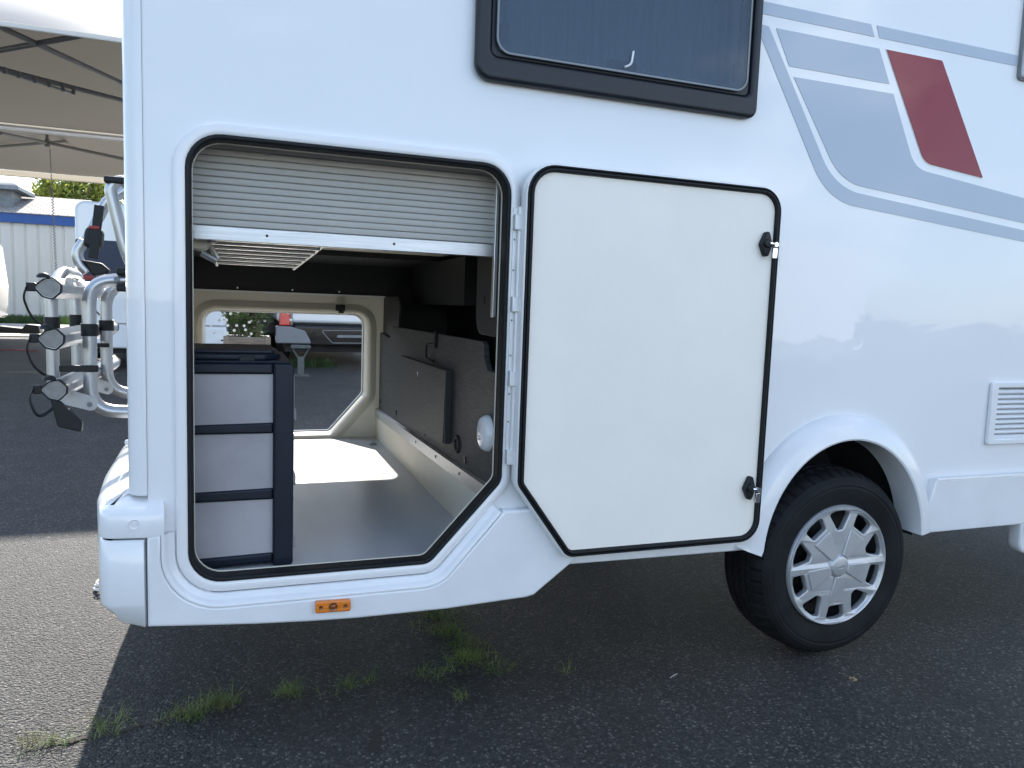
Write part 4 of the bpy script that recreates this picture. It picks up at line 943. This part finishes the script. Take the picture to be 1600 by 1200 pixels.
b.add([(-19, BY + 3.6, rz + .3), (bx1 + .05, BY + 3.6, rz + .3), (bx1 + .05, BY + 8, ze), (-19, BY + 8, ze)], [(0, 1, 2, 3)], True); b.build('roof', M['roof'], BD)
h0, h1 = at(20, 323, BY + 1), at(36, 297, BY + 1); ht = at(20, 278, BY + 1).z
VH = thing('roof_vent', 'galvanised metal vent hood on the roof of the pale building', 'roof vent', (h0.x - .9, BY + 1.5, h0.z))
b = MB(); b.box(h0.x - 2.2, h0.x, BY + .9, BY + 2.4, h0.z - .6, h1.z - .05); b.build('duct', M['galv'], VH)
b = MB(); v = [(h0.x - 2.9, BY + .3, h1.z - .08), (h1.x, BY + .3, h1.z - .08), (h1.x, BY + 3, h1.z - .08), (h0.x - 2.9, BY + 3, h1.z - .08), (h0.x - 2.9, BY + .3, h1.z + .08), (h1.x, BY + .3, h1.z + .08), (h1.x, BY + 3, h1.z + .08), (h0.x - 2.9, BY + 3, h1.z + .08), (h0.x - 2.1, BY + 1, ht), (h0.x - .1, BY + 1, ht), (h0.x - .1, BY + 2.2, ht), (h0.x - 2.1, BY + 2.2, ht)]
b.add(v, [(0, 3, 2, 1), (0, 1, 5, 4), (1, 2, 6, 5), (2, 3, 7, 6), (3, 0, 4, 7), (4, 5, 9, 8), (5, 6, 10, 9), (6, 7, 11, 10), (7, 4, 8, 11), (8, 9, 10, 11)], True); b.build('hood', M['galv'], VH)
b = MB(); b.box(h0.x - 2.3, h0.x + .06, BY + .8, BY + 2.5, h0.z - .7, h0.z - .1); b.build('flashing', M['blue'], VH)

def leaves(b, c, rad_, n, size, sq=(1, 1, 1)):
    for i in range(n):
        d = Vector((random.gauss(0, 1), random.gauss(0, 1), random.gauss(0, 1))).normalized() * (random.random() ** .45)
        p = c + Vector((d.x * rad_ * sq[0], d.y * rad_ * sq[1], d.z * rad_ * sq[2])); s = size * random.uniform(.6, 1.3)
        a = Vector((random.gauss(0, 1), random.gauss(0, 1), random.gauss(0, 1))).normalized(); t = a.orthogonal().normalized()
        b.add([p - a * s, p + t * s * .5, p + a * s, p - t * s * .5], [(0, 1, 2, 3)])
TY = 50.0; tc_ = at(105, 305, TY)
TRE = thing('tree', 'leafy yellow green tree rising behind the pale building', 'tree', (tc_.x, TY, 0))
b = MB(); b.tube([(tc_.x, TY, 0), (tc_.x + .1, TY, 3), (tc_.x - .1, TY, 6.5)], [.32, .24, .14], 10)
for k in range(7):
    a = k * .9; b.tube([(tc_.x, TY, 3 + .3 * k), (tc_.x + 1.2 * math.cos(a), TY + 1.2 * math.sin(a), 4.6 + .3 * k), (tc_.x + 2.4 * math.cos(a), TY + 2.2 * math.sin(a), 6.0 + .25 * k)], [.11, .07, .03], 7)
b.build('trunk', M['bark'], TRE)
b = MB()
for (px, py, r_) in ((62, 306, .75), (78, 296, .95), (92, 300, 1.1), (105, 292, .9), (118, 294, 1.0), (130, 296, 1.0), (145, 296, 1.0), (156, 300, .85), (165, 310, .9), (50, 314, .55), (110, 310, 1.5), (140, 315, 1.6), (80, 318, 1.4), (120, 330, 1.9), (90, 335, 1.8), (175, 320, 1.3), (72, 286, .30), (120, 285, .32), (150, 288, .3)):
    c = at(px, py, TY + random.uniform(-1, 1)); leaves(b, c, r_, int(330 * r_), .13)
b.build('crown', M['tree_leaf'], TRE, False)
# lawn strip before the building: uncountable blades
v = []; f = []
for i in range(9000):
    x = random.uniform(-13, -4.5); y = random.uniform(30.2, 34.6); h = random.uniform(.12, .34); a = random.random() * 6.28; s = .02
    o = len(v); v += [(x - s * math.cos(a), y - s * math.sin(a), 0), (x + s * math.cos(a), y + s * math.sin(a), 0), (x + random.uniform(-.08, .08), y + random.uniform(-.08, .08), h)]; f.append((o, o + 1, o + 2))
tag(MB().add(v, f).build('lawn', M['hedge'], None, False), 'strip of dark green grass along the foot of the pale building', 'grass', kind='stuff')
g = MB(); g.box(-40, 30, 30.0, 35.0, -.02, .02); tag(g.build('soil_bed', M['soil'], None, False), kind='structure')

# ================================================================== PLANTER, PLANT, STAND seen through the garage
PY = 7.0
l0, l1 = at(352, 526, PY), at(420, 527, PY)
PB = thing('planter_box', 'weathered timber planter box seen through the garage opening', 'planter', ((l0.x + l1.x) / 2, PY + .2, 0))
ztop = l0.z
for k in range(5):
    z1_ = ztop - k * .155
    for y in (PY, PY + .42):
        b = MB(); b.box(l0.x, l1.x, y, y + .022, max(z1_ - .145, 0.005), z1_, .004); b.build('plank', M['timber'], PB)
    for x in (l0.x + .001, l1.x - .023):
        b = MB(); b.box(x, x + .022, PY + .023, PY + .419, max(z1_ - .145, 0.005), z1_, .004); b.build('plank', M['timber'], PB)
for x in (l0.x - .02, l1.x - .04):
    b = MB(); b.box(x, x + .06, PY - .025, PY - .002, 0, ztop + .01, .004); b.build('corner_post', M['timber'], PB)
b = MB(); b.box(l0.x + .03, l1.x - .03, PY + .025, PY + .415, ztop - .12, ztop - .03); b.build('soil', M['soil'], PB)
OL = thing('oleander_shrub', 'leafy shrub with white blossoms growing in the timber planter', 'shrub', ((l0.x + l1.x) / 2, PY + .2, ztop - .05))
bs = MB(); bl = MB(); bf = MB()
for k in range(46):
    base = Vector((random.uniform(l0.x + .06, l1.x - .06), PY + random.uniform(.08, .36), ztop - .05))
    a = random.uniform(0, 6.28); out_ = random.uniform(.05, .42) * (1.25 if math.cos(a) < 0 else .75); h = random.uniform(.25, .95)
    tip = base + Vector((math.cos(a) * out_, math.sin(a) * out_ * .6, h)); mid = base.lerp(tip, .5) + Vector((0, 0, .08))
    pts = [base, mid, tip]; bs.tube(smooth_path(pts, .2, 4), .0045, 5)
    P_ = smooth_path(pts, .2, 4)
    for j in range(1, len(P_)):
        for q in range(8):
            p = P_[j - 1].lerp(P_[j], random.random()); d = Vector((random.gauss(0, 1), random.gauss(0, 1), random.uniform(-.2, 1.1))).normalized(); ln = random.uniform(.05, .11); s = d.orthogonal().normalized() * .009
            bl.add([p, p + d * ln * .5 + s, p + d * ln, p + d * ln * .5 - s], [(0, 1, 2, 3)])
    if k % 2 == 0:
        for q in range(5):
            p = tip + Vector((random.gauss(0, .03), random.gauss(0, .03), random.gauss(0, .03) - random.random() * .3)); bf.add([p + Vector((math.cos(u) * .018, -.008 * math.sin(u * 2), math.sin(u) * .018)) for u in (0, 1.26, 2.51, 3.77, 5.03)], [(0, 1, 2, 3, 4)])
bs.build('stem', M['bark'], OL); bl.build('foliage', M['leaf'], OL, False); bf.build('blossom', M['flower'], OL, False)
s0_, s1_ = at(455, 541, 10.4), at(485, 541, 10.4); cx = (s0_.x + s1_.x) / 2; zt = s0_.z
M['stand'] = mat('dull_steel', (0.10, 0.11, 0.11), 0.6, metal=0.3, var=0.2, vscale=20)
ST = thing('steel_stand', 'small galvanised steel stand on the asphalt before the black bumper', 'stand', (cx, 10.4, 0))
b = MB(); b.box(s0_.x, s1_.x, 10.3, 10.5, zt - .03, zt + .02, .01); b.build('top_plate', M['stand'], ST)
b = MB(); b.box(cx - .05, cx + .05, 10.36, 10.44, .02, zt - .16, .01); b.build('column', M['stand'], ST)
for s in (-1, 1):
    b = MB(); b.tube([(cx + s * .13, 10.4, zt - .03), (cx + s * .045, 10.4, zt - .18)], .014, 8); b.build('strut', M['stand'], ST)
b = MB(); b.box(cx - .13, cx + .13, 10.28, 10.52, 0, .02, .004); b.build('foot_plate', M['stand'], ST)
blades([(Vector((cx + random.uniform(-.1, .7), 12.2 + random.uniform(-.2, .2), 0)), 12, .06) for i in range(40)], M['hedge'], 'grass_tufts', 'low grass growing on the ground under the black bumper', .06, .22, .006, (.2, .9))
# van-shaped dark backdrop, added to darken the gap between the two motorhomes
BKD = thing('dark_backdrop', 'dark van-shaped backdrop added to darken the gap behind the planter shrub', 'van', (.3, 18.5, 0))
b = MB(); b.prism(rp([(-.75, .35, .12), (1.35, .35, .12), (1.3, 2.2, .25), (-.7, 2.2, .25)], 6), 17, 21, .08, seg=4); b.build('body', mat('backdrop_grey', (0.10, 0.105, 0.11), 0.35, coat=0.6), BKD)
b = MB(); b.prism(rp([(-.5, 1.25, .06), (1.1, 1.25, .06), (1.05, 1.9, .08), (-.45, 1.9, .08)], 4), 16.985, 17.01, .004); b.build('rear_window', M['glass_dark'], BKD)
for x in (-.55, 1.15):
    b = MB(); b.lathe((x, 18, .32), [(.0001, -.1), (.3, -.1), (.32, -.06), (.32, .06), (.3, .1), (.0001, .1)], 24, axis='x'); b.build('wheel', M['tyre'], BKD)
